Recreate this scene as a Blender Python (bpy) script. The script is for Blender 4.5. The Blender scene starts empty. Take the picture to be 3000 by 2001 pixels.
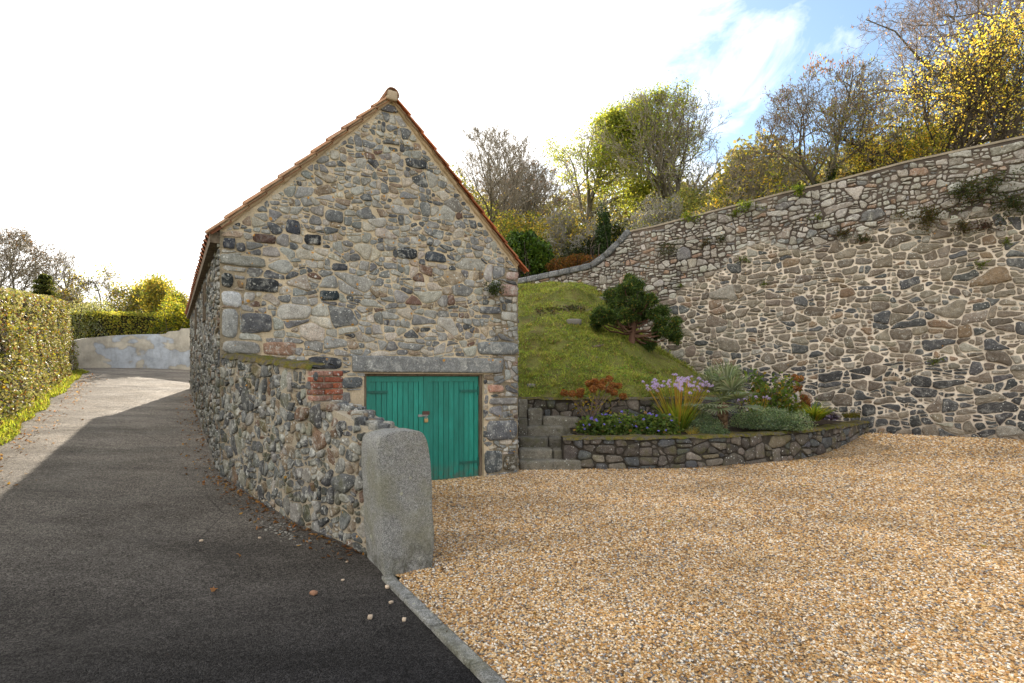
import bpy, math, random
import numpy as np
from mathutils import Vector, noise as mnoise
R = math.radians
scene = bpy.context.scene
COL = scene.collection
# ------------------------------------------------------------------ camera model (measured from the photograph)
F, UC, HV, CZ = 1270.0, 1175.5, 870.0, 1.62      # focal length, centre column, horizon row of a 2351 px wide view; eye height
def P(u, v, d):
    return np.array(((u-UC)/F*d, d, CZ-(v-HV)/F*d))
def XY(u, d):
    return np.array(((u-UC)/F*d, d))
def unit(a):
    a = np.asarray(a, float); return a/np.linalg.norm(a)
def sstep(a, b, x):
    t = np.clip((np.asarray(x, float)-a)/(b-a), 0, 1); return t*t*(3-2*t)
# ------------------------------------------------------------------ tagging
def tag(o, label=None, cat=None, group=None, kind=None):
    if label: o['label'] = label
    if cat: o['category'] = cat
    if group: o['group'] = group
    if kind: o['kind'] = kind
    return o
def empty(name, loc, label=None, cat=None, group=None):
    o = bpy.data.objects.new(name, None); COL.objects.link(o)
    o.location = [float(c) for c in loc]; o.empty_display_size = .2
    return tag(o, label, cat, group)
def copy_tree(o, parent=None):
    c = o.copy(); COL.objects.link(c); c.parent = parent
    for ch in list(o.children): copy_tree(ch, c)
    return c
# ------------------------------------------------------------------ mesh builder
class MB:
    def __init__(s): s.V=[]; s.C=[]; s.F=[]; s.n=0
    def add(s, V, F, col=(.5,.5,.5), mat=0, smooth=False):
        V = np.asarray(V, float).reshape(-1,3)
        c = np.asarray(col, float)
        if c.ndim == 1: c = np.tile(c, (len(V),1))
        s.V.append(V); s.C.append(c)
        if isinstance(F, np.ndarray): F = [F]
        else:
            g = {}
            for f in F: g.setdefault(len(f), []).append(f)
            F = [np.array(x) for x in g.values()]
        for f in F:
            if len(f): s.F.append((f.astype(np.int64)+s.n, mat, smooth))
        s.n += len(V)
        return s
    def box(s, c, h, col=(.5,.5,.5), mat=0, ax=None):
        """c centre, h half sizes, ax 3x3 rows of axes"""
        A = np.eye(3) if ax is None else np.asarray(ax, float)
        sg = np.array([(-1,-1,-1),(1,-1,-1),(1,1,-1),(-1,1,-1),(-1,-1,1),(1,-1,1),(1,1,1),(-1,1,1)], float)
        V = np.asarray(c)+ (sg*np.asarray(h))@A
        return s.add(V, np.array([(0,3,2,1),(4,5,6,7),(0,1,5,4),(1,2,6,5),(2,3,7,6),(3,0,4,7)]), col, mat)
    def build(s, name, mats, parent=None, origin=None):
        V = np.concatenate(s.V); C = np.concatenate(s.C)
        org = np.zeros(3)
        if parent is not None:
            p = parent
            while p is not None: org += np.array(p.location); p = p.parent
        if origin is not None: org = np.asarray(origin, float)
        V = V-org
        me = bpy.data.meshes.new(name)
        loops = np.concatenate([f.ravel() for f,_,_ in s.F])
        tot = np.concatenate([np.full(len(f), f.shape[1]) for f,_,_ in s.F])
        st = np.concatenate([[0], np.cumsum(tot)[:-1]])
        me.vertices.add(len(V)); me.vertices.foreach_set('co', V.astype(np.float32).ravel())
        me.loops.add(len(loops)); me.loops.foreach_set('vertex_index', loops.astype(np.int32))
        me.polygons.add(len(tot)); me.polygons.foreach_set('loop_start', st.astype(np.int32))
        me.polygons.foreach_set('material_index', np.concatenate([np.full(len(f), m) for f,m,_ in s.F]).astype(np.int32))
        me.polygons.foreach_set('use_smooth', np.concatenate([np.full(len(f), sm) for f,_,sm in s.F]))
        a = me.color_attributes.new('Col', 'FLOAT_COLOR', 'POINT')
        a.data.foreach_set('color', np.concatenate([C, np.ones((len(C),1))], 1).astype(np.float32).ravel())
        me.update(calc_edges=True); me.validate()
        for m in (mats if isinstance(mats, (list,tuple)) else [mats]): me.materials.append(m)
        o = bpy.data.objects.new(name, me); COL.objects.link(o)
        if parent is not None: o.parent = parent
        elif origin is not None: o.location = [float(c) for c in org]
        return o
def grid_faces(nu, nv):
    i, j = np.meshgrid(np.arange(nu-1), np.arange(nv-1), indexing='ij')
    a = i*nv+j
    return np.stack([a, a+nv, a+nv+1, a+1], -1).reshape(-1,4)
def vnoise(X, sc, seed=0, octv=3):
    """cheap smooth value noise for arrays of points (n,3)"""
    X = np.asarray(X, float)*sc; out = np.zeros(len(X)); amp = 1.0; tot = 0
    for o in range(octv):
        Y = X*2**o + seed*17.3+o*5.1
        i = np.floor(Y).astype(np.int64); f = Y-i; f = f*f*(3-2*f)
        v = 0
        for dx in (0,1):
            for dy in (0,1):
                for dz in (0,1):
                    h = (i[:,0]+dx)*374761393+(i[:,1]+dy)*668265263+(i[:,2]+dz)*2147483647+seed*974711
                    h = (h ^ (h>>13))*1274126177; h = (h ^ (h>>16)) & 0xffffff
                    w = (f[:,0] if dx else 1-f[:,0])*(f[:,1] if dy else 1-f[:,1])*(f[:,2] if dz else 1-f[:,2])
                    v = v + w*(h/0xffffff*2-1)
        out += amp*v; tot += amp; amp *= .5
    return out/tot
def rock(c, h, seed=0, ax=None, n=7, bev=.25, amp=.06, col=(.3,.3,.3)):
    """a hewn, worn block: rounded cube with noise.  returns V,F"""
    Vs=[]; Fs=[]; k=0
    t = np.linspace(-1,1,n)
    for axis in range(3):
        for sg in (-1,1):
            a,b = np.meshgrid(t,t,indexing='ij')
            X = np.zeros((n*n,3)); X[:,axis]=sg; X[:,(axis+1)%3]=a.ravel(); X[:,(axis+2)%3]=b.ravel()
            f = grid_faces(n,n)
            if sg<0: f = f[:,::-1]
            Vs.append(X); Fs.append(f+k); k+=n*n
    X = np.concatenate(Vs); Fc = np.concatenate(Fs)
    h = np.asarray(h,float); m = h.min()*bev
    Q = X*h; core = np.clip(Q, -(h-m), h-m); d = Q-core
    L = np.linalg.norm(d,axis=1,keepdims=True); L[L==0]=1
    Q = np.where(np.abs(d).sum(1,keepdims=True)>0, core+d/L*m, Q)
    nv = np.stack([vnoise(Q+seed*3.7, 1.3/h.mean()*.6, seed+i, 3) for i in range(3)],1)
    Q = Q + nv*amp*h.mean()*np.minimum(1, h/h.mean())
    # weld seams
    key = np.round(X*1000).astype(int); _, idx, inv = np.unique(key, axis=0, return_index=True, return_inverse=True)
    Q = Q[idx]; Fc = np.asarray(inv).ravel()[Fc]
    if ax is not None: Q = Q@np.asarray(ax,float)
    return Q+np.asarray(c), Fc
def tubes(Pts, Rad, k=4):
    """Pts (n,m,3), Rad (n,m) -> V,F"""
    n,m,_ = Pts.shape
    T = np.gradient(Pts, axis=1); T /= np.linalg.norm(T,axis=2,keepdims=True)+1e-9
    ref = np.where(np.abs(T[:,:1,2:3])>.8, np.array([1.,0,0]), np.array([0,0,1.]))
    A = np.cross(T, np.broadcast_to(ref, T.shape)); A /= np.linalg.norm(A,axis=2,keepdims=True)+1e-9
    B = np.cross(T, A)
    th = np.arange(k)/k*2*np.pi
    V = Pts[:,:,None,:] + Rad[:,:,None,None]*(np.cos(th)[None,None,:,None]*A[:,:,None,:]+np.sin(th)[None,None,:,None]*B[:,:,None,:])
    i,j,q = np.meshgrid(np.arange(n),np.arange(m-1),np.arange(k),indexing='ij')
    b = i*m*k+j*k; q2 = (q+1)%k
    Fc = np.stack([b+q, b+q2, b+k+q2, b+k+q],-1).reshape(-1,4)
    return V.reshape(-1,3), Fc
def leaf_quads(rng, C, size, asp=.5, up=0.0, size_var=.35, D=None):
    """n rhombic leaves at C (n,3)"""
    n = len(C)
    a = rng.normal(size=(n,3)) if D is None else D+rng.normal(size=(n,3))*.3
    a /= np.linalg.norm(a,axis=1,keepdims=True)
    r = rng.normal(size=(n,3)); r[:,2] += up
    b = np.cross(a, r); b /= np.linalg.norm(b,axis=1,keepdims=True)+1e-9
    nn = np.cross(a,b)
    s = (size*(1+size_var*rng.uniform(-1,1,n)))[:,None]*.5
    V = np.stack([C-a*s, C+b*s*asp+nn*s*.12, C+a*s, C-b*s*asp+nn*s*.12],1).reshape(-1,3)
    return V, np.arange(4*n).reshape(n,4)
def pick(rng, pal, n, var=.18):
    cols = np.array([p[:3] for p in pal], float); w = np.array([p[3] for p in pal], float); w/=w.sum()
    c = cols[rng.choice(len(pal), n, p=w)]
    return np.clip(c*(1+var*rng.normal(size=(n,1)))*(1+.06*rng.normal(size=(n,3))), .004, .95)
def blades(rng, base, dirs, length, width, bend, seg=4):
    """curved grass blades: base (n,3), dirs (n,3) start direction, arrays length,width,bend -> V,F"""
    n = len(base)
    t = np.linspace(0,1,seg+1)
    horiz = dirs.copy(); horiz[:,2]=0; hl=np.linalg.norm(horiz,axis=1,keepdims=True)+1e-6; horiz/=hl
    side = np.stack([-horiz[:,1],horiz[:,0],np.zeros(n)],1)
    pts=[]; p=base.copy(); d=dirs/np.linalg.norm(dirs,axis=1,keepdims=True)
    pts.append(p.copy())
    for i in range(seg):
        p = p+d*(length/seg)[:,None]; pts.append(p.copy())
        d = d+horiz*(bend*.35)[:,None]-np.array([0,0,1.])*(bend*.45*(i+1)/seg)[:,None]; d/=np.linalg.norm(d,axis=1,keepdims=True)
    Pt = np.stack(pts,1)
    w = (width[:,None]*np.array([.8,1,.9,.6,.08])[None,:seg+1] if seg==4 else width[:,None]*(1-t**2)[None,:]+.0004)*.5
    V = np.stack([Pt-side[:,None,:]*w[:,:,None], Pt+side[:,None,:]*w[:,:,None]],2).reshape(-1,3)
    i,j = np.meshgrid(np.arange(n),np.arange(seg),indexing='ij'); b=i*(seg+1)*2+j*2
    return V, np.stack([b,b+1,b+3,b+2],-1).reshape(-1,4)
def tps(pts, vals):
    """thin plate spline height function from scattered control points"""
    pts=np.asarray(pts,float); n=len(pts)
    def U(r2): return r2*np.log(np.maximum(r2,1e-12))*.5
    K=U(((pts[:,None]-pts[None])**2).sum(-1)); Pm=np.c_[np.ones(n),pts]
    A=np.block([[K+np.eye(n)*.02,Pm],[Pm.T,np.zeros((3,3))]])
    w=np.linalg.solve(A,np.r_[np.asarray(vals,float),0,0,0])
    def f(x,y):
        q=np.stack([np.ravel(x),np.ravel(y)],1)
        return (U(((q[:,None]-pts[None])**2).sum(-1))@w[:n]+w[n]+q@w[n+1:]).reshape(np.shape(x))
    return f
# ================================================================== materials
class NT:
    def __init__(s, name, world=None):
        if world is None:
            s.m = bpy.data.materials.new(name); s.m.use_nodes=True; s.t=s.m.node_tree
        else: s.m=world; s.t=world.node_tree
        s.t.nodes.clear()
    def n(s, typ, **kw):
        nd = s.t.nodes.new(typ)
        for k,v in kw.items():
            if k.startswith('i_'):
                key = k[2:]; key = int(key) if key.isdigit() else key.replace('_',' ')
                s.set(nd.inputs[key], v)
            else: setattr(nd,k,v)
        return nd
    def set(s, sock, v):
        if isinstance(v, bpy.types.NodeSocket): s.t.links.new(v, sock)
        elif isinstance(v,(tuple,list)) and len(v)==3 and sock.type=='RGBA': sock.default_value=(*v,1)
        else: sock.default_value=v
    def math(s, op, a, b=None, c=None, clamp=False):
        nd=s.n('ShaderNodeMath', operation=op, use_clamp=clamp); s.set(nd.inputs[0],a)
        if b is not None: s.set(nd.inputs[1],b)
        if c is not None: s.set(nd.inputs[2],c)
        return nd.outputs[0]
    def mix(s, fac, a, b, mode='MIX'):
        nd=s.n('ShaderNodeMix', data_type='RGBA', blend_type=mode, clamp_factor=True)
        s.set(nd.inputs[0],fac); s.set(nd.inputs[6],a); s.set(nd.inputs[7],b); return nd.outputs[2]
    def map(s, v, a, b, c=0.0, d=1.0):
        nd=s.n('ShaderNodeMapRange'); s.set(nd.inputs[0],v)
        for i,x in enumerate((a,b,c,d)): nd.inputs[i+1].default_value=x
        return nd.outputs[0]
    def noise(s, co, scale, detail=4, rough=.55, dist=0):
        nd=s.n('ShaderNodeTexNoise', i_Scale=scale, i_Detail=detail, i_Roughness=rough, i_Distortion=dist)
        if co is not None: s.set(nd.inputs['Vector'],co)
        return nd.outputs[0]
    def vor(s, co, scale, feature='F1', rnd=1.0):
        nd=s.n('ShaderNodeTexVoronoi', feature=feature, i_Scale=scale, i_Randomness=rnd)
        if co is not None: s.set(nd.inputs['Vector'],co)
        return nd
    def bump(s, h, strength=.5, dist=.02, nrm=None):
        nd=s.n('ShaderNodeBump', i_Strength=strength, i_Distance=dist, i_Height=h)
        if nrm is not None: s.set(nd.inputs['Normal'],nrm)
        return nd.outputs[0]
    def co(s): return s.n('ShaderNodeTexCoord').outputs['Object']
    def pos(s): return s.n('ShaderNodeNewGeometry').outputs['Position']
    def scl(s, co, v):
        nd=s.n('ShaderNodeVectorMath', operation='MULTIPLY'); s.set(nd.inputs[0],co); nd.inputs[1].default_value=v; return nd.outputs[0]
    def attr(s, name='Col'): return s.n('ShaderNodeAttribute', attribute_name=name).outputs['Color']
    def out(s, bsdf):
        o=s.n('ShaderNodeOutputMaterial'); s.t.links.new(bsdf,o.inputs[0]); return s.m
    def pbr(s, col, rough=.85, nrm=None, spec=.3, metal=0.0):
        nd=s.n('ShaderNodeBsdfPrincipled'); s.set(nd.inputs['Base Color'],col); s.set(nd.inputs['Roughness'],rough)
        s.set(nd.inputs['Specular IOR Level'],spec); s.set(nd.inputs['Metallic'],metal)
        if nrm is not None: s.set(nd.inputs['Normal'],nrm)
        return nd.outputs[0]
    def spots(s, co, scale, share, rmax, soft=.25):
        """mask of round spots; share = fraction of cells with a spot"""
        v=s.vor(co,scale); sep=s.n('ShaderNodeSeparateColor', i_Color=v.outputs['Color'])
        rad=s.map(sep.outputs[0],1-share,1.0,0.0,rmax)
        d=s.math('SUBTRACT',rad,v.outputs['Distance'])
        return s.math('DIVIDE',d,rmax*soft,clamp=True)

def mat_stone(name, lichen=.5, orange=.3, white=.3, rough_scale=1.0, moss=0.0):
    t=NT(name); co=t.pos(); base=t.attr()
    wob=t.n('ShaderNodeVectorMath',operation='MULTIPLY_ADD'); nz=t.n('ShaderNodeTexNoise',i_Scale=18.0,i_Detail=3.0)
    t.set(nz.inputs['Vector'],co); t.set(wob.inputs[0],nz.outputs['Color']); wob.inputs[1].default_value=(.05,.05,.05); t.set(wob.inputs[2],co)
    cw=wob.outputs[0]
    g=t.noise(co,9,5,.65); f=t.noise(co,70,4,.7)
    c=t.mix(1,base,t.map(g,.3,.7,.72,1.28),'MULTIPLY')
    c=t.mix(1,c,t.map(f,.3,.7,.5,1.5),'MULTIPLY')
    big=t.map(t.noise(co,1.3,3),.42,.62)
    # crystalline flecks
    c=t.mix(t.math('MULTIPLY',t.spots(co,150,.25,.5,.3),.35),c,(.5,.49,.46))
    m=t.math('MULTIPLY',t.spots(cw,30,lichen,.46,.35),t.map(t.noise(co,2.2,3),.38,.6,.15,1))
    c=t.mix(t.math('MULTIPLY',m,.85),c,(.66,.66,.61))
    m2=t.math('MULTIPLY',t.map(t.noise(cw,7.5,7,.78,.8),.50,.64),t.math('MULTIPLY',t.map(t.noise(co,1.7,3),.36,.6,.25,1),white))
    c=t.mix(m2,c,(.60,.59,.53))
    dk=t.math('MULTIPLY',t.map(t.noise(cw,11,6,.75,.5),.54,.7),.55); c=t.mix(dk,c,t.mix(1,c,(.42,.40,.37),'MULTIPLY'))
    mo=t.math('MULTIPLY',t.spots(cw,17,orange*.16,.42,.3),1.0)
    c=t.mix(t.math('MULTIPLY',mo,.9),c,(.52,.25,.03))
    if moss:
        mm=t.math('MULTIPLY',t.map(t.noise(co,3.5,5,.65),.52,.66),moss); c=t.mix(mm,c,(.085,.082,.02))
    h=t.math('ADD',t.math('MULTIPLY',t.noise(co,16,6,.7),1.0),t.math('MULTIPLY',f,.35))
    return t.out(t.pbr(c,.88,t.bump(h,.8,.022*rough_scale),.25))
def mat_mortar(name):
    t=NT(name); co=t.pos(); base=t.attr()
    g=t.noise(co,2.4,5,.6); f=t.noise(co,60,4,.7)
    c=t.mix(1,base,t.map(g,.3,.7,.78,1.2),'MULTIPLY'); c=t.mix(1,c,t.map(f,.3,.7,.8,1.2),'MULTIPLY')
    c=t.mix(t.math('MULTIPLY',t.map(t.noise(co,5,5,.7),.58,.72),.5),c,(.22,.19,.15))
    h=t.math('ADD',t.noise(co,22,5,.7),t.math('MULTIPLY',f,.4))
    return t.out(t.pbr(c,.95,t.bump(h,.7,.015),.15))
def mat_leaf(name, trans=.45, rough=.5, spec=.35, tint=(1.25,1.15,.6)):
    t=NT(name); c=t.attr()
    tr=t.n('ShaderNodeBsdfTranslucent'); t.set(tr.inputs[0],t.mix(1,c,tint,'MULTIPLY'))
    mx=t.n('ShaderNodeMixShader'); mx.inputs[0].default_value=trans
    t.t.links.new(t.pbr(c,rough,None,spec),mx.inputs[1]); t.t.links.new(tr.outputs[0],mx.inputs[2])
    return t.out(mx.outputs[0])
def mat_bark(name, col, col2, sc=6):
    t=NT(name); co=t.co(); z=t.scl(co,(1,1,.35))
    g=t.noise(z,sc,5,.65)
    c=t.mix(t.map(g,.35,.65),col,col2); 
    return t.out(t.pbr(c,.92,t.bump(t.noise(z,sc*4,5,.7),.6,.02),.15))
def mat_vcol(name, rough=.8, spec=.3, nsc=40, var=.25, bump=.2, bd=.004):
    t=NT(name); co=t.pos(); n=t.noise(co,nsc,4,.65)
    return t.out(t.pbr(t.mix(1,t.attr(),t.map(n,.3,.7,1-var,1+var),'MULTIPLY'),rough,t.bump(n,bump,bd),spec))

M={}
M['stone']=mat_stone('rubble_stone',.62,.6,.75)
M['stone_dark']=mat_stone('dark_walling_stone',.6,.03,.34)
M['stone_rough']=mat_stone('rough_walling_stone',.6,.08,1.0,1.6,.55)
M['stone_lichen']=mat_stone('lichened_stone',.45,.14,1.0,1.6,.2)
M['stone_damp']=mat_stone('damp_walling_stone',.4,.02,.12,1.2,.55)
M['mortar']=mat_mortar('lime_mortar')
M['leaf']=mat_leaf('leaf',.66,.6,.25,(1.75,1.65,.85))
M['leaf_gloss']=mat_leaf('glossy_leaf',.38,.5,.35)
M['petal']=mat_leaf('petal',.35,.6,.2,(1.1,1.1,1.1))
M['bark_grey']=mat_bark('grey_bark',(.10,.085,.065),(.20,.18,.145))
M['bark_dark']=mat_bark('dark_bark',(.045,.036,.028),(.11,.09,.07))
M['bark_red']=mat_bark('red_brown_bark',(.09,.045,.03),(.17,.10,.07),9)
M['palm_fibre']=mat_bark('palm_fibre',(.10,.06,.035),(.22,.15,.09),18)
M['wood']=mat_bark('weathered_timber',(.10,.075,.05),(.22,.175,.125),12)
M['paint']=mat_vcol('plain_coat',.55,.4,30,.15,.15)
M['tile']=mat_vcol('terracotta_tile',.85,.2,25,.35,.35)
M['metal']=mat_vcol('aged_metal',.45,.5,60,.3,.2)
M['soil']=mat_vcol('soil',.95,.1,30,.5,.9,.03)
M['rockcol']=mat_vcol('loose_stone',.85,.25,60,.35,.5,.006)

def _granite():
    t=NT('granite'); co=t.pos()
    f=t.noise(co,160,3,.75); g=t.noise(co,3.0,5,.6); k=t.noise(co,45,5,.75)
    c=t.mix(t.map(f,.36,.64),(.085,.088,.088),(.56,.55,.51))
    c=t.mix(1,c,t.map(k,.3,.7,.6,1.4),'MULTIPLY')
    sepz=t.n('ShaderNodeSeparateXYZ',i_Vector=co)
    c=t.mix(t.math('MULTIPLY',t.map(g,.46,.66),.5),c,(.26,.25,.14))
    c=t.mix(t.math('MULTIPLY',t.map(t.noise(co,6.5,6,.7),.55,.7),.45),c,(.48,.47,.42))
    # pale lichen rings
    v=t.vor(co,6.5); s=t.n('ShaderNodeSeparateColor',i_Color=v.outputs['Color'])
    ring=t.math('SUBTRACT',1.0,t.math('MULTIPLY',t.math('ABSOLUTE',t.math('SUBTRACT',v.outputs['Distance'],.12)),26.0),clamp=True)
    ring=t.math('MULTIPLY',ring,t.math('GREATER_THAN',s.outputs[0],.66))
    c=t.mix(t.math('MULTIPLY',ring,t.map(t.noise(co,30,3),.35,.6,0,.8)),c,(.6,.58,.47))
    c=t.mix(t.spots(co,13,.12,.3,.3),c,(.5,.49,.36))
    low=t.math('MULTIPLY',t.map(sepz.outputs[2],.05,.42,1,0),t.map(t.noise(co,7,5,.7),.45,.62)); c=t.mix(t.math('MULTIPLY',low,.65),c,(.06,.058,.026))
    h=t.math('ADD',t.noise(co,14,6,.75),t.math('MULTIPLY',f,.5))
    return t.out(t.pbr(c,.88,t.bump(h,1.0,.03),.25))
M['granite']=_granite()
def _asphalt():
    t=NT('asphalt'); co=t.pos(); sx=t.n('ShaderNodeSeparateXYZ',i_Vector=co)
    v=t.vor(co,130); f=t.noise(co,60,4,.7)
    base=t.map(t.math('ADD',t.math('SUBTRACT',sx.outputs[1],t.math('MULTIPLY',sx.outputs[0],.45)),t.math('MULTIPLY',t.noise(co,.5,3),1.6)),3.6,12.5)                                   # older, paler surface up the lane; near end darkened further as a painted vignette
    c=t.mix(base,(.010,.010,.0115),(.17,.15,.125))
    c=t.mix(t.map(v.outputs['Color'],0,1,0,.5),c,(.11,.108,.105),'MIX') if False else c
    sp=t.n('ShaderNodeSeparateColor',i_Color=v.outputs['Color'])
    c=t.mix(1,c,t.map(sp.outputs[0],0,1,.35,2.0),'MULTIPLY')
    v2=t.vor(co,55); s2=t.n('ShaderNodeSeparateColor',i_Color=v2.outputs['Color']); c=t.mix(1,c,t.map(s2.outputs[0],0,1,.7,1.3),'MULTIPLY')
    c=t.mix(1,c,t.map(t.noise(t.scl(co,(.55,1.3,1)),1.1,5,.65,.5),.3,.7,.6,1.5),'MULTIPLY')
    c=t.mix(1,c,t.map(f,.3,.7,.8,1.2),'MULTIPLY')
    h=t.math('ADD',t.math('MULTIPLY',v.outputs['Distance'],-1.0),t.math('MULTIPLY',t.noise(co,35,3),.8))
    rough=t.map(t.noise(co,1.6,4),.35,.65,.55,.8)
    cr=t.vor(t.scl(co,(1,1,1)),.55,'DISTANCE_TO_EDGE'); wv=t.map(cr.outputs['Distance'],.0,.006,1,0); c=t.mix(t.math('MULTIPLY',wv,t.map(t.noise(co,.45,2),.5,.6,0,.55)),c,(.012,.012,.012))
    c=t.mix(t.spots(co,9,.10,.10,.5),c,(.16,.14,.11))
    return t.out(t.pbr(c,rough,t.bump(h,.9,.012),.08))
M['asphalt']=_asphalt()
GR=[(0,(.17,.10,.045)),(.12,(.43,.22,.06)),(.3,(.56,.335,.125)),(.46,(.63,.43,.21)),(.6,(.70,.55,.36)),(.73,(.47,.29,.15)),(.81,(.78,.70,.58)),(.90,(.28,.27,.265)),(.955,(.13,.128,.128))]
def ramp(t, fac, stops, mode='CONSTANT'):
    nd=t.n('ShaderNodeValToRGB'); cr=nd.color_ramp; cr.interpolation=mode
    while len(cr.elements)<len(stops): cr.elements.new(.5)
    for e,(p,c) in zip(cr.elements,stops): e.position=p; e.color=(*c,1)
    t.set(nd.inputs[0],fac); return nd.outputs[0]
def _gravel():
    t=NT('gravel_bed'); co=t.pos()
    v=t.vor(t.scl(co,(1,1,.2)),42); s=t.n('ShaderNodeSeparateColor',i_Color=v.outputs['Color'])
    c=ramp(t,s.outputs[0],GR)
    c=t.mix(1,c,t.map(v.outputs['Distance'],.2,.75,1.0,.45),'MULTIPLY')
    c=t.mix(1,c,t.map(t.noise(t.scl(co,(.6,1.1,1)),.7,5,.6),.33,.67,.72,1.18),'MULTIPLY')
    return t.out(t.pbr(c,.8,t.bump(t.math('MULTIPLY',v.outputs['Distance'],-1.0),1.0,.02),.3))
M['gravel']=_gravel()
def _pebble():
    t=NT('pebble'); oi=t.n('ShaderNodeObjectInfo'); co=t.pos()
    c=ramp(t,oi.outputs['Random'],GR)
    c=t.mix(1,c,t.map(t.noise(co,90,3),.3,.7,.72,1.25),'MULTIPLY')
    c=t.mix(1,c,t.map(t.noise(t.scl(co,(.6,1.1,1)),.7,5,.6),.33,.67,.72,1.18),'MULTIPLY')
    return t.out(t.pbr(c,.6,None,.4))
M['pebble']=_pebble()
def _turf():
    t=NT('turf'); co=t.pos()
    a=t.noise(co,1.1,5,.65,.4); b=t.noise(co,7,5,.7); f=t.noise(t.scl(co,(1,1,2.2)),45,4,.75)
    c=t.mix(t.map(a,.35,.65),(.13,.15,.04),(.29,.30,.075))
    c=t.mix(t.math('MULTIPLY',t.map(b,.5,.68),.8),c,(.19,.14,.065)); c=t.mix(t.math('MULTIPLY',t.map(t.noise(co,.7,5,.7,1.0),.5,.62),.6),c,(.21,.165,.065))
    c=t.mix(1,c,t.map(f,.28,.72,.4,1.6),'MULTIPLY')
    return t.out(t.pbr(c,.95,t.bump(t.math('ADD',f,t.math('MULTIPLY',b,1.5)),1.0,.06),.1))
M['turf']=_turf()
def _moss():
    t=NT('moss'); co=t.pos(); f=t.noise(co,40,5,.75); g=t.noise(co,6,5,.7)
    c=t.mix(t.map(g,.35,.65),(.085,.095,.016),(.17,.125,.035)); c=t.mix(t.map(t.noise(co,9,6,.75),.46,.56),c,(.11,.095,.075)); c=t.mix(1,c,t.map(f,.3,.7,.45,1.5),'MULTIPLY')
    return t.out(t.pbr(c,.98,t.bump(f,1.0,.02),.05))
M['moss']=_moss()
def _render_blue():
    t=NT('painted_render'); co=t.pos()
    n=t.noise(t.scl(co,(.55,.55,1.0)),.95,3,.5,.3); e=t.noise(co,4,4,.6)
    m=t.map(t.math('ADD',n,t.math('MULTIPLY',e,.10)),.545,.56)
    c=t.mix(m,(.41,.445,.49),(.46,.425,.355))
    edge=t.math('SUBTRACT',1.0,t.math('ABSOLUTE',t.map(t.math('ADD',n,t.math('MULTIPLY',e,.10)),.53,.575,-1,1)),clamp=True)
    c=t.mix(t.math('MULTIPLY',edge,.35),c,(.2,.19,.17))
    c=t.mix(1,c,t.map(t.noise(co,2.3,5,.65),.3,.7,.7,1.25),'MULTIPLY'); c=t.mix(t.math('MULTIPLY',t.map(t.noise(t.scl(co,(3,3,.5)),2.5,5,.7),.5,.7),.35),c,(.20,.19,.16))
    c=t.mix(t.math('MULTIPLY',t.map(t.noise(co,5,6,.75),.64,.70),.7),c,(.17,.16,.14))
    return t.out(t.pbr(c,.9,t.bump(t.noise(co,9,5,.65),.5,.03),.2))
M['blue_render']=_render_blue()
def _door():
    t=NT('green_door_paint'); co=t.pos(); z=t.scl(co,(3,3,.6))
    c=t.mix(t.map(t.noise(z,3,5,.6),.3,.7),(.006,.185,.135),(.012,.25,.19))
    c=t.mix(t.math('MULTIPLY',t.map(t.noise(co,9,6,.75),.68,.74),.6),c,(.11,.22,.17))
    c=t.mix(1,c,t.attr(),'MULTIPLY'); c=t.mix(1,c,t.map(t.noise(t.scl(co,(8,8,.7)),9,5,.65),.3,.7,.74,1.22),'MULTIPLY')
    sz=t.n('ShaderNodeSeparateXYZ',i_Vector=co); lo=t.math('MULTIPLY',t.map(sz.outputs[2],.02,.30,1,0),t.map(t.noise(co,9,5,.7),.38,.6)); c=t.mix(t.math('MULTIPLY',lo,.7),c,(.10,.095,.07))
    c=t.mix(t.math('MULTIPLY',t.map(t.noise(t.scl(co,(1,1,.4)),26,5,.8),.68,.72),.7),c,(.25,.27,.21))
    return t.out(t.pbr(c,.45,t.bump(t.noise(t.scl(co,(9,9,.8)),14,4),.2,.004),.4))
M['door']=_door()
M['ground']=M['turf']
CLD,SKYM,EXPO=7.0,1.0,1.58
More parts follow.
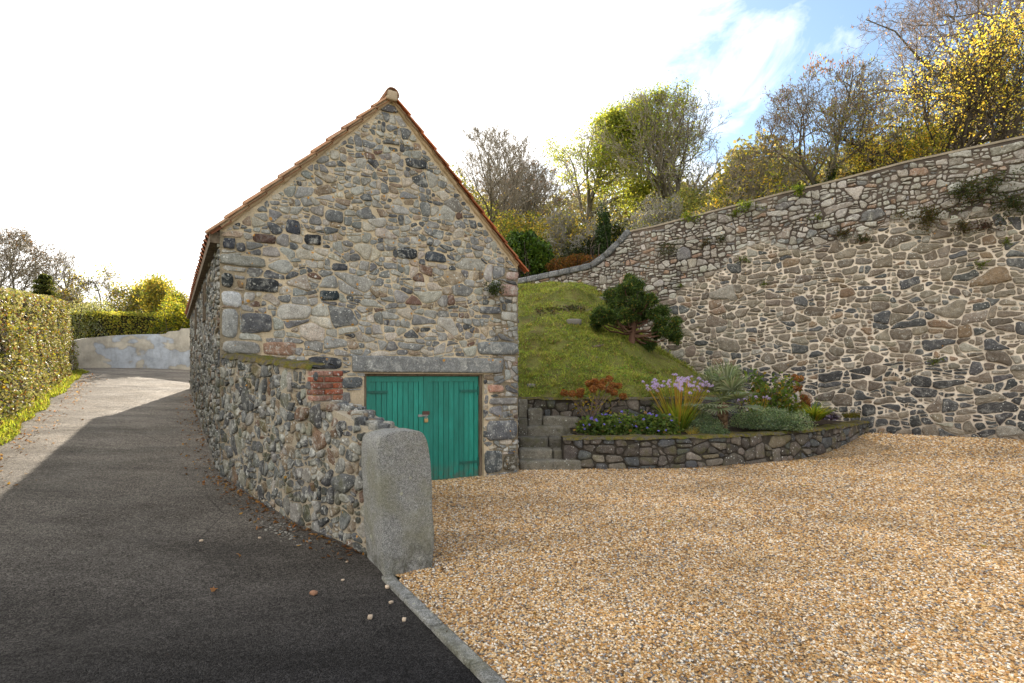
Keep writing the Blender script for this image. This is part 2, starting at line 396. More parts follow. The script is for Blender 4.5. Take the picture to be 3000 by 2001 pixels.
# ================================================================== rubble walling
def clip_half(poly, a, b, c):
    out=[]; n=len(poly)
    for i in range(n):
        p=poly[i]; q=poly[(i+1)%n]; dp=a*p[0]+b*p[1]-c; dq=a*q[0]+b*q[1]-c
        if dp<=0: out.append(p)
        if (dp<0<dq) or (dq<0<dp):
            t=dp/(dp-dq); out.append((p[0]+(q[0]-p[0])*t, p[1]+(q[1]-p[1])*t))
    return out
def rubble(seed, s0, s1, z0, z1, radii, asp=1.6, gap=.018, inside=None, halfs=(), rects=(), pack=.92, allow=None, jit=.0):
    """irregular stones that fill the area [s0,s1]x[z0,z1]: variable-size packing, then a power diagram; list of (polygon, centre, r)"""
    rng=np.random.default_rng(seed); X=np.zeros((0,2)); Rr=np.zeros(0)
    area=(s1-s0)/asp*(z1-z0)
    bx=[];br=[]
    arr=np.zeros((6000,3)); n=0
    for r,k in radii:
        att=int(area/(r*r)*k)
        cs=rng.uniform(s0/asp,s1/asp,att); cz=rng.uniform(z0,z1,att); rr=r*rng.uniform(.82,1.2,att)
        for x,z,q in zip(cs,cz,rr):
            if inside is not None and not inside(x*asp,z): continue
            if allow is not None and not allow(q,x*asp,z): continue
            bad=False
            for (a,b,c,d) in rects:
                if a-.02<x*asp<c+.02 and b-.02<z<d+.02: bad=True;break
            if bad: continue
            if n:
                d2=(arr[:n,0]-x)**2+(arr[:n,1]-z)**2
                if np.any(d2<((arr[:n,2]+q)*pack)**2): continue
            if n<6000: arr[n]=(x,z,q); n+=1
    A=arr[:n]; out=[]
    for i in range(n):
        x,z,r=A[i]
        d2=(A[:,0]-x)**2+(A[:,1]-z)**2
        idx=np.argpartition(d2,min(30,n-1))[:31]; idx=idx[np.argsort(d2[idx])]
        m=r*2.6; poly=[(x-m,z-m),(x+m,z-m),(x+m,z+m),(x-m,z+m)]
        g=gap*rng.uniform(.55,1.5)
        for j in idx[1:]:
            xj,zj,rj=A[j]; a=xj-x; b=zj-z; L=math.hypot(a,b)+1e-9
            c=((xj*xj+zj*zj)-(x*x+z*z)-(rj*rj-r*r))/2
            poly=clip_half(poly,a/L,b/L,c/L-g*.5)
            if len(poly)<3: break
        if len(poly)<3: continue
        poly=[(p[0]*asp,p[1]) for p in poly]; cx,cz_=x*asp,z
        poly=clip_half(poly,-1,0,-(s0+.005)); poly=clip_half(poly,1,0,s1-.005)
        for (a,b,c) in halfs:
            if len(poly)<3: break
            poly=clip_half(poly,a,b,c)
        for (a,b,c,d) in rects:
            if len(poly)<3: break
            sep=[a-cx,cx-c,b-cz_,cz_-d]; k=int(np.argmax(sep)); gg=.012
            poly=[lambda:clip_half(poly,1,0,a-gg),lambda:clip_half(poly,-1,0,-c-gg),lambda:clip_half(poly,0,1,b-gg),lambda:clip_half(poly,0,-1,-d-gg)][k]()
        if len(poly)<3: continue
        p=np.array(poly); ar=.5*abs(np.dot(p[:,0],np.roll(p[:,1],1))-np.dot(p[:,1],np.roll(p[:,0],1)))
        if ar<r*r*.35: continue
        out.append((p,p.mean(0),r))
    return out
def parea(p): 
    return .5*abs(sum(p[k][0]*p[(k+1)%len(p)][1]-p[(k+1)%len(p)][0]*p[k][1] for k in range(len(p))))
def inset(poly,g,vx=1.0):
    """shrink a convex polygon by g"""
    n=len(poly); cx=sum(p[0] for p in poly)/n; cz=sum(p[1] for p in poly)/n; out=poly
    for k in range(n):
        p=poly[k]; q=poly[(k+1)%n]; a=q[1]-p[1]; b=-(q[0]-p[0]); L=math.hypot(a,b)
        if L<1e-6: continue
        a/=L; b/=L; cc=a*p[0]+b*p[1]
        if a*cx+b*cz>cc: a,b,cc=-a,-b,-cc
        out=clip_half(out,a,b,cc-g)
        if len(out)<3: return []
    return out
def rubble2(seed, s0, s1, z0, z1, cell, amean, sig, asp=1.6, gap=.018, inside=None, halfs=(), rects=(), amin=.0017, tilt=.32, gvar=(.5,1.7), clampfn=None):
    """random rubble: big irregular cells, each broken by tilted cuts into angular stones of very mixed size. amean(s,z)->mean area"""
    rng=np.random.default_rng(seed); rr=random.Random(seed)
    big=rubble(seed,s0,s1,z0,z1,[(cell,.8),(cell*.7,.9),(cell*.45,.8)],asp=asp,gap=0.0,pack=.66)
    out=[]
    def comp(q):
        q=[(p[0]/asp**.6,p[1]) for p in q]; L=sum(math.hypot(q[k][0]-q[k-1][0],q[k][1]-q[k-1][1]) for k in range(len(q))); return 12.566*parea(q)/(L*L+1e-9)
    def rec(poly,thr,depth):
        a=parea(poly)
        cx=sum(p[0] for p in poly)/len(poly); cz=sum(p[1] for p in poly)/len(poly)
        if a<thr*amean(cx,cz) or depth>9 or a<amin*1.6: out.append(poly); return
        w_=(max(p[0] for p in poly)-min(p[0] for p in poly))/asp; h_=max(p[1] for p in poly)-min(p[1] for p in poly)
        vert=w_>h_*rr.uniform(.8,1.35)
        best=None
        for _try in range(5):
            th=rr.gauss(0,tilt)+(0 if vert else math.pi/2)
            na_,nb2=math.cos(th),math.sin(th); f=rr.uniform(.25,.75)
            pr=[na_*p[0]+nb2*p[1] for p in poly]; cut=min(pr)+(max(pr)-min(pr))*f
            A=clip_half(poly,na_,nb2,cut); B=clip_half(poly,-na_,-nb2,-cut)
            if len(A)<3 or len(B)<3: continue
            sc=min(comp(A),comp(B))+rr.uniform(0,.10)
            if best is None or sc>best[0]: best=(sc,A,B)
        if best is None or best[0]<.42: out.append(poly); return
        _,A,B=best
        for q in (A,B):
            if len(q)>=3 and parea(q)>amin*.5: rec(q,math.exp(rr.gauss(0,sig)),depth+1)
    for p,c_,r_ in big: rec([tuple(x) for x in p],math.exp(rr.gauss(0,sig)),0)
    res=[]
    for poly in out:
        n=len(poly); cx=sum(p[0] for p in poly)/n; cz=sum(p[1] for p in poly)/n
        if inside is not None and not inside(cx,cz): continue
        for (a,b,cc) in halfs:
            if len(poly)<3: break
            poly=clip_half(poly,a,b,cc)
        for (a,b,c2,d2) in rects:
            if len(poly)<3: break
            x0=min(p[0] for p in poly); x1=max(p[0] for p in poly); y0=min(p[1] for p in poly); y1=max(p[1] for p in poly)
            if x1<=a or x0>=c2 or y1<=b or y0>=d2: continue
            opt=[clip_half(poly,1,0,a),clip_half(poly,-1,0,-c2),clip_half(poly,0,1,b),clip_half(poly,0,-1,-d2)]
            poly=max(opt,key=lambda q:parea(q) if len(q)>=3 else 0)
        if len(poly)>=3: poly=clip_half(poly,0,1,z1)
        if len(poly)>=3: poly=clip_half(poly,-1,0,-s0)
        if len(poly)>=3: poly=clip_half(poly,1,0,s1)
        if len(poly)<3: continue
        poly=inset(poly,gap*.5*rr.uniform(*gvar))
        if len(poly)<3 or parea(poly)<amin*.35: continue
        p=np.array(poly); e=p.max(0)-p.min(0)
        if e.min()<.014: continue
        res.append((p,p.mean(0),math.sqrt(parea(poly)/3.14)))
    return res
def stone_mesh(mb, polys, fn, rng, colfn, h=.03, mat=1, round_=.13, rough=.05, hvar=.5, warp=0.0, lim=None):
    """fn(s,z,h)->xyz ; raises each polygon into a worn stone"""
    for (p,c,r) in polys:
        c=p.mean(0)
        q=[]; n=len(p)
        # cut off needle corners
        for _ in range(2):
            n=len(p); keep=[]
            for i in range(n):
                u_=p[i-1]-p[i]; v_=p[(i+1)%n]-p[i]; lu=np.linalg.norm(u_)+1e-9; lv=np.linalg.norm(v_)+1e-9
                if np.dot(u_,v_)/(lu*lv)>.45: w_=min(.4*min(lu,lv),.06); keep+=[p[i]+u_/lu*w_,p[i]+v_/lv*w_]
                else: keep.append(p[i])
            p=np.array(keep)
        n=len(p)
        for i in range(n):
            a=p[i]; b=p[(i+1)%n]; t=round_*rng.uniform(.6,1.5)
            q+= [a+(b-a)*t, a+(b-a)*.5+rng.normal(size=2)*.02*min(np.linalg.norm(b-a),.22), b-(b-a)*t]
        q=np.array(q)
        # resample
        ln=np.linalg.norm(np.roll(q,-1,0)-q,axis=1); per=ln.sum(); m=int(np.clip(per/.045,12,30))
        cum=np.r_[0,np.cumsum(ln)]; tt=np.linspace(0,per,m,endpoint=False)
        qq=np.vstack([q,q[:1]]); q=np.stack([np.interp(tt,cum,qq[:,k]) for k in (0,1)],1)
        size=math.sqrt(max(1e-6,per*per/16))
        q=c+(q-c)*(1+rough*rng.normal(size=(m,1))*.7)
        if warp:
            X3=np.c_[q,np.zeros(m)]; q=q+warp*np.stack([vnoise(X3,3.1,3,2),vnoise(X3,3.1,9,2)],1)*np.array((1.3,1.0))+warp*.35*np.stack([vnoise(X3,11,5,1),vnoise(X3,11,6,1)],1)
            if lim is not None: q=lim(q)
            c=q.mean(0)
        hh=h*(1+hvar*rng.uniform(-1,1))*min(1.25,.55+size*1.6)
        tilt=rng.normal(size=2)*.10*min(1,.10/size)
        rings=[(1.02,-.6*h),(1.0,.5*hh),(.955,.92*hh),(.55,hh)]
        V=[]
        for k,(sc,hz) in enumerate(rings):
            pt=c+(q-c)*sc
            hz_=hz+ (0 if k==0 else 1)*((pt-c)@tilt*min(1,k*.6)+rng.normal(size=m)*hh*.13*(k>0))
            V.append(np.stack([pt[:,0],pt[:,1],np.broadcast_to(hz_,(m,))],1))
        V.append(np.array([[c[0],c[1],hh*(1+.12*rng.normal())]]))
        V=np.concatenate(V)
        i=np.arange(m); i2=(i+1)%m
        Fq=np.concatenate([np.stack([k*m+i,k*m+i2,(k+1)*m+i2,(k+1)*m+i],1) for k in range(3)])
        Ft=np.stack([3*m+i,3*m+i2,np.full(m,4*m)],1)
        # orientation: make counter-clockwise as seen from +h
        ar=np.dot(q[:,0],np.roll(q[:,1],-1))-np.dot(q[:,1],np.roll(q[:,0],-1))
        if ar<0: Fq=Fq[:,::-1]; Ft=Ft[:,::-1]
        col=np.clip(np.asarray(colfn(c,r,rng))*(1+.14*rng.normal())*(1+.018*rng.normal(size=3)),.01,.9)
        mb.add(fn(V[:,0],V[:,1],V[:,2]),[Fq,Ft] and Fq,col,mat,True)
        mb.F.append((Ft.astype(np.int64)+mb.n-len(V),mat,True))
def rect_poly(a,b,c,d,rng,j=.012):
    p=np.array([(a,b),(c,b),(c,d),(a,d)],float); return p+rng.normal(size=(4,2))*j
def plane_fn(o, g, nrm):
    o=np.asarray(o,float); g=np.asarray(g,float); nrm=np.asarray(nrm,float)
    def fn(s,z,h):
        return np.stack([o[0]+g[0]*s+nrm[0]*h, o[1]+g[1]*s+nrm[1]*h, z],1)
    return fn
class Path:
    """wall face along a smooth plan polyline; normal to the left or right"""
    def __init__(s, pts, side=1, n=200):
        p=np.asarray(pts,float); L=np.r_[0,np.cumsum(np.linalg.norm(np.diff(p,axis=0),axis=1))]
        t=np.linspace(0,L[-1],n)
        # catmull style smoothing: iterate average of densely sampled polyline
        q=np.stack([np.interp(t,L,p[:,k]) for k in (0,1)],1)
        for _ in range(60): q[1:-1]=.25*q[:-2]+.5*q[1:-1]+.25*q[2:]
        s.L=np.r_[0,np.cumsum(np.linalg.norm(np.diff(q,axis=0),axis=1))]; s.q=q; s.len=s.L[-1]
        T=np.gradient(q,axis=0); T/=np.linalg.norm(T,axis=1,keepdims=True)
        s.N=np.stack([T[:,1],-T[:,0]],1)*side
    def fn(s, a, z, h):
        a=np.asarray(a,float)
        x=np.interp(a,s.L,s.q[:,0])+np.interp(a,s.L,s.N[:,0])*h; y=np.interp(a,s.L,s.q[:,1])+np.interp(a,s.L,s.N[:,1])*h
        return np.stack([x,y,np.broadcast_to(z,x.shape)],1)
def wall_body(mb, fn, s0, s1, zb, zt, thick, ns=60, nz=14, col=(.4,.33,.25), mat=0, colfn=None):
    """mortar body of a wall: front sheet, top, back, ends; zb,zt functions of s (arrays)"""
    ss=np.linspace(s0,s1,ns); f=np.linspace(0,1,nz)
    S,T=np.meshgrid(ss,f,indexing='ij'); Z=zb(S)*(1-T)+zt(S)*T
    jitter=np.zeros_like(S)
    V=fn(S.ravel(),Z.ravel(),np.zeros(S.size)); c=col if colfn is None else colfn(S.ravel(),Z.ravel())
    mb.add(V,grid_faces(ns,nz),c,mat,True)
    cb=np.asarray(col if colfn is None else colfn(ss,zt(ss)))
    a=fn(ss,zt(ss),np.zeros(ns)); b=fn(ss,zt(ss),np.full(ns,-thick)); d=fn(ss,zb(ss),np.full(ns,-thick))
    cc=cb if cb.ndim==1 else np.repeat(cb,2,0)
    mb.add(np.stack([a,b],1).reshape(-1,3),grid_faces(ns,2),cc,mat)
    mb.add(np.stack([b,d],1).reshape(-1,3),grid_faces(ns,2),cc,mat)
    for k in (0,-1):
        e=fn(np.array([ss[k]]*4),np.array([zb(ss)[k],zt(ss)[k],zt(ss)[k],zb(ss)[k]]),np.array([0,0,-thick,-thick]))
        mb.add(e,np.array([[0,1,2,3]]),cb if cb.ndim==1 else cb[k],mat)
# ================================================================== frames of the place
g2=unit((3.88,2.41)); b2=np.array((-g2[1],g2[0])); gn=np.array((g2[1],-g2[0]))      # along the gable, away along the building, gable normal
GL=np.array((-3.78,7.16)); W=4.57; EAVE=3.55; APEX=5.84; BL=10.6
def gab(u,v):
    r=(u-UC)/F; s=(r*GL[1]-GL[0])/(g2[0]-r*g2[1]); d=GL[1]+g2[1]*s
    return s, CZ-(v-HV)/F*d
def rake(s): return EAVE+(APEX-EAVE)*(1-abs(s-W/2)/(W/2))
RW0=np.array((8.90,13.90)); rd=unit((2.47,-1.60)); rn=np.array((rd[1],-rd[0]))
def rwall(u,v):
    r=(u-UC)/F; s=(r*RW0[1]-RW0[0])/(rd[0]-r*rd[1]); d=RW0[1]+rd[1]*s
    return s, CZ-(v-HV)/F*d
def wdist(x,y): return (x-RW0[0])*rn[0]+(y-RW0[1])*rn[1]          # positive in front of the retaining wall
top_uv=[(1100,665),(1189,648),(1285,628),(1355,613),(1372,604),(1402,579),(1429,551),(1446,532),(1499,521),(1585,499),(1686,473),(1802,443),(1922,415),(2072,375),(2222,342),(2351,315)]
RT=np.array([rwall(*q) for q in top_uv]); RT=np.vstack([(-17,RT[0,1]-.25),RT,(RT[-1,0]+6,RT[-1,1]+.9)])
def rtop(s): return np.interp(s,RT[:,0],RT[:,1])
zone_uv=[(1480,760),(1536,695),(1566,662),(1656,632),(1677,590),(1761,575),(1839,585),(1932,561),(2007,548),(2077,513),(2127,538),(2240,480),(2351,505)]
ZB=np.array([rwall(*q) for q in zone_uv])
def zbound(s): return np.interp(s,ZB[:,0],ZB[:,1],left=-2.0)
def zroad(x,y):
    t=(x-GL[0])*b2[0]+(y-GL[1])*b2[1]
    return np.interp(t,[-60,-3.9,-3.4,-1.6,0,4,9.6,17,24,40],[0,0,.012,.19,.39,.755,1.26,1.93,2.35,2.6])
def zgravel(x,y): return .27*(1-sstep(0,4,wdist(x,y)))
POST=np.array((-1.04,4.54)); PB=POST+b2*.5                       # gate post corner at the kerb, its back corner
# ------------------------------------------------------------------ camera, sun, sky
cam=bpy.data.cameras.new('camera'); co_=bpy.data.objects.new('camera',cam); COL.objects.link(co_)
co_.location=(0,0,CZ); co_.rotation_euler=(R(90),0,0); cam.sensor_width=36; cam.lens=36*F/2351; cam.shift_y=86/2351; cam.clip_end=2000; cam.clip_start=.05
scene.camera=co_
SD=unit((-.27,1,.485))
sun=bpy.data.lights.new('sun','SUN'); sun.energy=3.8; sun.angle=R(.55); sun.color=(1,.89,.74)
so=bpy.data.objects.new('sun',sun); COL.objects.link(so); so.rotation_euler=Vector(SD).to_track_quat('Z','Y').to_euler(); so.location=(0,0,40)
w=bpy.data.worlds.new('World'); scene.world=w; w.use_nodes=True
t=NT('',w)
tc=t.n('ShaderNodeTexCoord').outputs['Generated']
sky=t.n('ShaderNodeTexSky',sky_type='NISHITA',sun_disc=False,sun_elevation=math.asin(SD[2]),sun_rotation=math.atan2(SD[0],SD[1]),air_density=1.0,dust_density=1.0,ozone_density=1.0)
dt=t.n('ShaderNodeVectorMath',operation='DOT_PRODUCT'); t.set(dt.inputs[0],tc); dt.inputs[1].default_value=tuple(SD)
cs=t.n('ShaderNodeMapping'); t.set(cs.inputs['Vector'],tc); cs.inputs['Rotation'].default_value=(0,R(-38),R(20)); cs.inputs['Scale'].default_value=(1.5,1.5,2.8)
n1=t.noise(cs.outputs[0],2.6,8,.6,.7)
n2=t.noise(tc,2.6,4,.5)
# cloud cover: dense veil round the sun, breaking up away from it
cov=t.math('ADD',t.map(dt.outputs['Value'],.77,.965,-.22,.66),t.math('MULTIPLY',t.math('SUBTRACT',n1,.5),2.3))
sx=t.n('ShaderNodeSeparateXYZ',i_Vector=tc)
back=t.map(sx.outputs[0],.05,-.35,0,.8)                              # closed cloud over the western half
cov=t.math('ADD',cov,back)
low=t.map(sx.outputs[2],.42,.05,0,.35); cov=t.math('ADD',cov,low)
beh=t.map(sx.outputs[1],.1,-.3,0,.55); cov=t.math('ADD',cov,beh)
mask=t.map(cov,-.02,.66,.06,1)
cl=t.mix(t.map(n2,.3,.7),(CLD*.97,CLD*.95,CLD*.92),(CLD*1.06,CLD*1.03,CLD*.98))
skyc=t.mix(1,sky.outputs[0],(SKYM*.56,SKYM*.70,SKYM*.78),'MULTIPLY')
bg=t.n('ShaderNodeBackground'); t.set(bg.inputs[0],t.mix(mask,skyc,cl)); bg.inputs[1].default_value=.1
wo=t.n('ShaderNodeOutputWorld'); t.t.links.new(bg.outputs[0],wo.inputs[0])
scene.view_settings.view_transform='Standard'; scene.view_settings.look='None'; scene.view_settings.exposure=EXPO; scene.view_settings.gamma=1

# ------------------------------------------------------------------ ground sheet, road, gravel
def xb(y):                                                            # the line where asphalt meets gravel (kerb, gate post, wall)
    k=POST+np.array((.0,-.03)); 
    return np.where(y<4.5, -1.03+(4.52-y)*(.925/1.57), np.where(y<7.2,-1.16-(y-4.75)*1.085,-3.95))
def ground_z(x,y):
    sg=(x-GL[0])*g2[0]+(y-GL[1])*g2[1]; tb=(x-GL[0])*b2[0]+(y-GL[1])*b2[1]
    yard=np.maximum(sstep(.15,.7,sg)*(tb<BL+.4), (y<7.4)&(x>xb(y)))
    base=(zroad(x,y)-.22)*(1-yard)+(-.25)*yard
    wd=-wdist(x,y)
    hill=4.75+.3*np.clip((x-.2)/8,-.6,1.4)*1.0+.30*np.clip(wd,0,26)
    wt=sstep(.55,1.0,wd)*sstep(-10,-3.5,x)
    z=base*(1-wt)+hill*wt
    far=sstep(60,160,np.hypot(x,y)); return z*(1-far)+(z*.4+3)*far
q=np.linspace(-1,1,301); ax_=np.sinh(q*4.2)/np.sinh(4.2)*420
X,Y=np.meshgrid(ax_,ax_+8,indexing='ij')
mb=MB(); mb.add(np.stack([X,Y,ground_z(X,Y)],-1).reshape(-1,3),grid_faces(301,301),smooth=True)
tag(mb.build('ground',M['turf']),kind='structure')
ny=150; nx=120
yy=np.linspace(-4,15.5,ny); XX=[];
for y in yy:
    xs=xb(y)+ (np.linspace(0,1,nx)**1.5)*(17-xb(y)); XX.append(xs)
XX=np.array(XX); YY=np.repeat(yy[:,None],nx,1)
rg=np.random.default_rng(3)
ZZ=zgravel(XX,YY)+.012*vnoise(np.stack([XX,YY,0*XX],-1).reshape(-1,3),.9,2).reshape(XX.shape)
gv=np.stack([XX,YY,ZZ],-1).reshape(-1,3)
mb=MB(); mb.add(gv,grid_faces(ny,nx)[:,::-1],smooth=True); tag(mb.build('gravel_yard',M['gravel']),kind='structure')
# road: left edge follows the hedge, right edge the kerb, wall and building
nt=150; tl=np.linspace(0,1,nt)
Rp=np.array([(xb(-4.)-.0,-4),(xb(4.4),4.4),(-1.1,4.75),(-3.55,7.1),GL+b2*.3,GL+b2*13,GL+b2*14+g2*9])
Lp=np.array([(-8.6,-4),(-8.2,6.5),(-8.6,9.0),(-9.6,10.8),(-12.2,14.6),(-16.0,20.2),(-18.2,24.5)])
def poly_s(Pt,par,n):
    return np.stack([np.interp(np.linspace(0,1,n),par,Pt[:,k]) for k in (0,1)],1)
par=np.array([0,.36,.40,.52,.56,.92,1.0])
Rr_=poly_s(Rp,par,nt); Ll_=poly_s(Lp,par,nt)
f=np.linspace(-.03,1.0,60)
G=Ll_[:,None,:]*(1-f)[None,:,None]+Rr_[:,None,:]*f[None,:,None]
z=zroad(G[...,0],G[...,1])+.004*vnoise(np.c_[G.reshape(-1,2),np.zeros(nt*60)],1.2,4).reshape(nt,60)
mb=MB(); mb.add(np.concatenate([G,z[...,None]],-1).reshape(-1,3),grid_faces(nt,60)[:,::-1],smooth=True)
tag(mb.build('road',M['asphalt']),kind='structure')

# loose stones of the gravel: one object scattered by geometry nodes
def gravel_stones():
    keep=MB(); sel=gv.reshape(ny,nx,3)
    fc=grid_faces(ny,nx)[:,::-1]; c=gv[fc].mean(1)
    ok=(c[:,1]>1.6)&(c[:,1]<14.2)&(c[:,0]<c[:,1]*1.12+1.2)
    # nothing under the planter or the walls
    ok&=(wdist(c[:,0],c[:,1])>.02)&~((c[:,1]>9.95)&(c[:,0]<4.2))&~((c[:,1]>10.25+ (c[:,0]-3.2)*.30)&(c[:,0]>3.2)&(c[:,0]<8.2))
    sgb=(c[:,0]-GL[0])*g2[0]+(c[:,1]-GL[1])*g2[1]; dgb=(c[:,0]-GL[0])*gn[0]+(c[:,1]-GL[1])*gn[1]
    ok&=~((dgb<-.05)&(sgb<W+.05))
    fc=fc[ok]; used,inv=np.unique(fc,return_inverse=True); keep.add(gv[used],np.asarray(inv).reshape(-1,4))
    o=keep.build('gravel_stones',M['pebble'])
    d=np.hypot(gv[used,0],gv[used,1])
    den=4300*np.minimum(1,(4.2/d))**1.35; sz=.0098*np.maximum(1,d/4.6)**.55
    for nm,val in (('den',den),('siz',sz)):
        a=o.data.attributes.new(nm,'FLOAT','POINT'); a.data.foreach_set('value',val.astype(np.float32))
    ng=bpy.data.node_groups.new('stone_scatter','GeometryNodeTree')
    ng.interface.new_socket('Geometry',in_out='INPUT',socket_type='NodeSocketGeometry'); ng.interface.new_socket('Geometry',in_out='OUTPUT',socket_type='NodeSocketGeometry')
    N=lambda ty,**k:(lambda nd:[setattr(nd,a,b) for a,b in k.items()] and nd or nd)(ng.nodes.new(ty)); L=ng.links.new
    gi=N('NodeGroupInput'); go=N('NodeGroupOutput')
    def at(nm):
        nd=N('GeometryNodeInputNamedAttribute'); nd.data_type='FLOAT'; nd.inputs[0].default_value=nm; return nd.outputs[0]
    dp=N('GeometryNodeDistributePointsOnFaces'); dp.distribute_method='RANDOM'; L(gi.outputs[0],dp.inputs['Mesh']); L(at('den'),dp.inputs['Density'])
    jo=N('GeometryNodeJoinGeometry')
    for k in range(4):
        ic=N('GeometryNodeMeshIcoSphere'); ic.inputs['Radius'].default_value=1; ic.inputs['Subdivisions'].default_value=2
        sp=N('GeometryNodeSetPosition'); L(ic.outputs[0],sp.inputs[0])
        nz=N('ShaderNodeTexNoise'); nz.noise_dimensions='4D'; nz.inputs['W'].default_value=k*3.1; nz.inputs['Scale'].default_value=.75; nz.inputs['Detail'].default_value=1
        sb=N('ShaderNodeVectorMath',operation='SUBTRACT'); L(nz.outputs['Color'],sb.inputs[0]); sb.inputs[1].default_value=(.5,.5,.5)
        sc=N('ShaderNodeVectorMath',operation='SCALE'); L(sb.outputs[0],sc.inputs[0]); sc.inputs['Scale'].default_value=1.7
        L(sc.outputs[0],sp.inputs['Offset'])
        ss=N('GeometryNodeSetShadeSmooth'); L(sp.outputs[0],ss.inputs[0])
        sm=N('GeometryNodeSetMaterial'); sm.inputs['Material'].default_value=M['pebble']; L(ss.outputs[0],sm.inputs[0])
        tg=N('GeometryNodeGeometryToInstance'); L(sm.outputs[0],tg.inputs[0]); L(tg.outputs[0],jo.inputs[0])
    ip=N('GeometryNodeInstanceOnPoints'); L(dp.outputs['Points'],ip.inputs['Points']); L(jo.outputs[0],ip.inputs['Instance']); ip.inputs['Pick Instance'].default_value=True
    rr=N('FunctionNodeRandomValue'); rr.data_type='FLOAT_VECTOR'; rr.inputs[0].default_value=(-.5,-.5,0); rr.inputs[1].default_value=(.5,.5,6.283); L(rr.outputs[0],ip.inputs['Rotation'])
    rs=N('FunctionNodeRandomValue'); rs.data_type='FLOAT_VECTOR'; rs.inputs[0].default_value=(.75,.5,.38); rs.inputs[1].default_value=(1.5,1.0,.72)
    mu=N('ShaderNodeVectorMath',operation='SCALE'); L(rs.outputs[0],mu.inputs[0]); L(at('siz'),mu.inputs['Scale'])
    # size must be read on the points: capture happens by propagation from the faces
    L(mu.outputs[0],ip.inputs['Scale'])
    L(ip.outputs[0],go.inputs[0])
    md=o.modifiers.new('scatter','NODES'); md.node_group=ng
    return o
tag(gravel_stones(),'loose tan and cream gravel stones strewn over the yard','gravel',kind='stuff')

# ------------------------------------------------------------------ stone building
BASE=np.array((*(GL+g2*W/2),0.0))
bld=empty('stone_building',BASE,'gabled grey rubble stone outbuilding with green double doors and orange tiled roof','outbuilding')
PAL_G=[((.035,.040,.046),0,0,0)]
pal=[(.085,.088,.092,.10),(.18,.181,.178,.2),(.26,.255,.235,.24),(.34,.325,.285,.2),(.42,.375,.305,.14),(.30,.235,.17,.05),(.15,.09,.065,.02),(.24,.185,.125,.05)]
def colf(pl):
    c_=np.array([p[:3] for p in pl]); w_=np.array([p[3] for p in pl]); w_=w_/w_.sum()
    return lambda c,r,rng: c_[rng.choice(len(pl),p=w_)]
MORT=(.55,.45,.31)
sd0,zd1=gab(836,857); sd1,_=gab(1111,857); zd1=(gab(836,857)[1]+gab(1108,860)[1])/2
RNG=np.random.default_rng(11)
fnG=plane_fn(GL,g2,gn)
def gr(u0,v0,u1,v1):
    s0,z1=gab(u0,v0); s1,z0=gab(u1,v1); return (s0,z0,s1,z1)
rects_px=[((806,815,1152,857),(.16,.165,.165)),((507,543,540,574),(.05,.055,.065)),((503,581,612,618),(.24,.235,.21)),((507,622,536,662),(.05,.055,.055)),
 ((541,642,560,664),(.26,.17,.10)),((562,635,640,675),(.032,.034,.036)),((509,668,556,704),(.42,.42,.41)),((509,708,545,776),(.30,.30,.30)),((552,716,622,768),(.11,.115,.115)),
 ((509,780,600,815),(.30,.285,.26)),((602,785,678,817),(.30,.185,.125)),((731,662,778,692),(.022,.032,.040)),((704,818,786,850),(.055,.06,.066)),
 ((783,864,833,892),(.10,.108,.112)),((806,897,833,946),(.12,.125,.13)),((760,600,800,625),(.045,.05,.06)),((657,502,690,540),(.05,.055,.066)),((578,533,635,563),(.095,.055,.042)),
 ((697,535,738,566),(.03,.033,.035)),((745,478,790,512),(.13,.135,.135)),((930,360,978,392),(.06,.068,.075)),((876,318,918,340),(.10,.095,.095)),((870,233,914,266),(.15,.14,.14)),
 ((1148,652,1188,682),(.36,.25,.20)),((1096,782,1189,818),(.17,.175,.175)),((1160,622,1188,646),(.38,.26,.22)),((1118,822,1156,852),(.12,.125,.125)),
 ((1119,882,1158,902),(.36,.20,.14)),((1122,912,1187,930),(.19,.185,.17)),((1118,966,1187,1008),(.12,.125,.13)),((1113,1036,1152,1083),(.10,.108,.112)),((1155,1045,1188,1078),(.09,.075,.05)),
 ((1100,700,1150,724),(.085,.09,.1)),((975,575,1024,606),(.055,.065,.075)),((912,568,958,598),(.04,.045,.05))]
rects=[gr(*p) for p,_ in rects_px]
hole=(sd0,-1.0,sd1,zd1-.005)
def ins(s,z): return 0<s<W and -.1<z<rake(s)-.03
k=(APEX-EAVE)/(W/2); Ln=math.hypot(k,1)
halfs=[(-k/Ln,1/Ln,(EAVE-.075)/Ln),(k/Ln,1/Ln,(EAVE+k*W-.075)/Ln)]
pol=rubble2(5,0.0,W,-.1,APEX,.21,lambda s,z:.027*(1.0 if z<EAVE else .72),.85,asp=1.5,tilt=.22,gap=.011,inside=ins,halfs=halfs,rects=rects+[hole])
limG=lambda q:np.stack([np.clip(q[:,0],.012,W-.012),np.minimum(q[:,1],EAVE+(APEX-EAVE)*(1-np.abs(q[:,0]-W/2)/(W/2))-.06)],1)
mb=MB()
zt=lambda s:rake(s)
def prism(poly,thick=.5,col=MORT):
    p=np.array(poly,float); n=len(p)
    a=fnG(p[:,0],p[:,1],np.zeros(n)); b=fnG(p[:,0],p[:,1],np.full(n,-thick)); V=np.r_[a,b]
    Fs=[tuple(range(n)),tuple(range(2*n-1,n-1,-1))]+[(i,i+n,(i+1)%n+n,(i+1)%n) for i in range(n)]
    mb.add(V,Fs,col,0)
prism([(0,-.3),(sd0,-.3),(sd0,rake(sd0)),(0,EAVE)]); prism([(sd1,-.3),(W,-.3),(W,EAVE),(sd1,rake(sd1))])
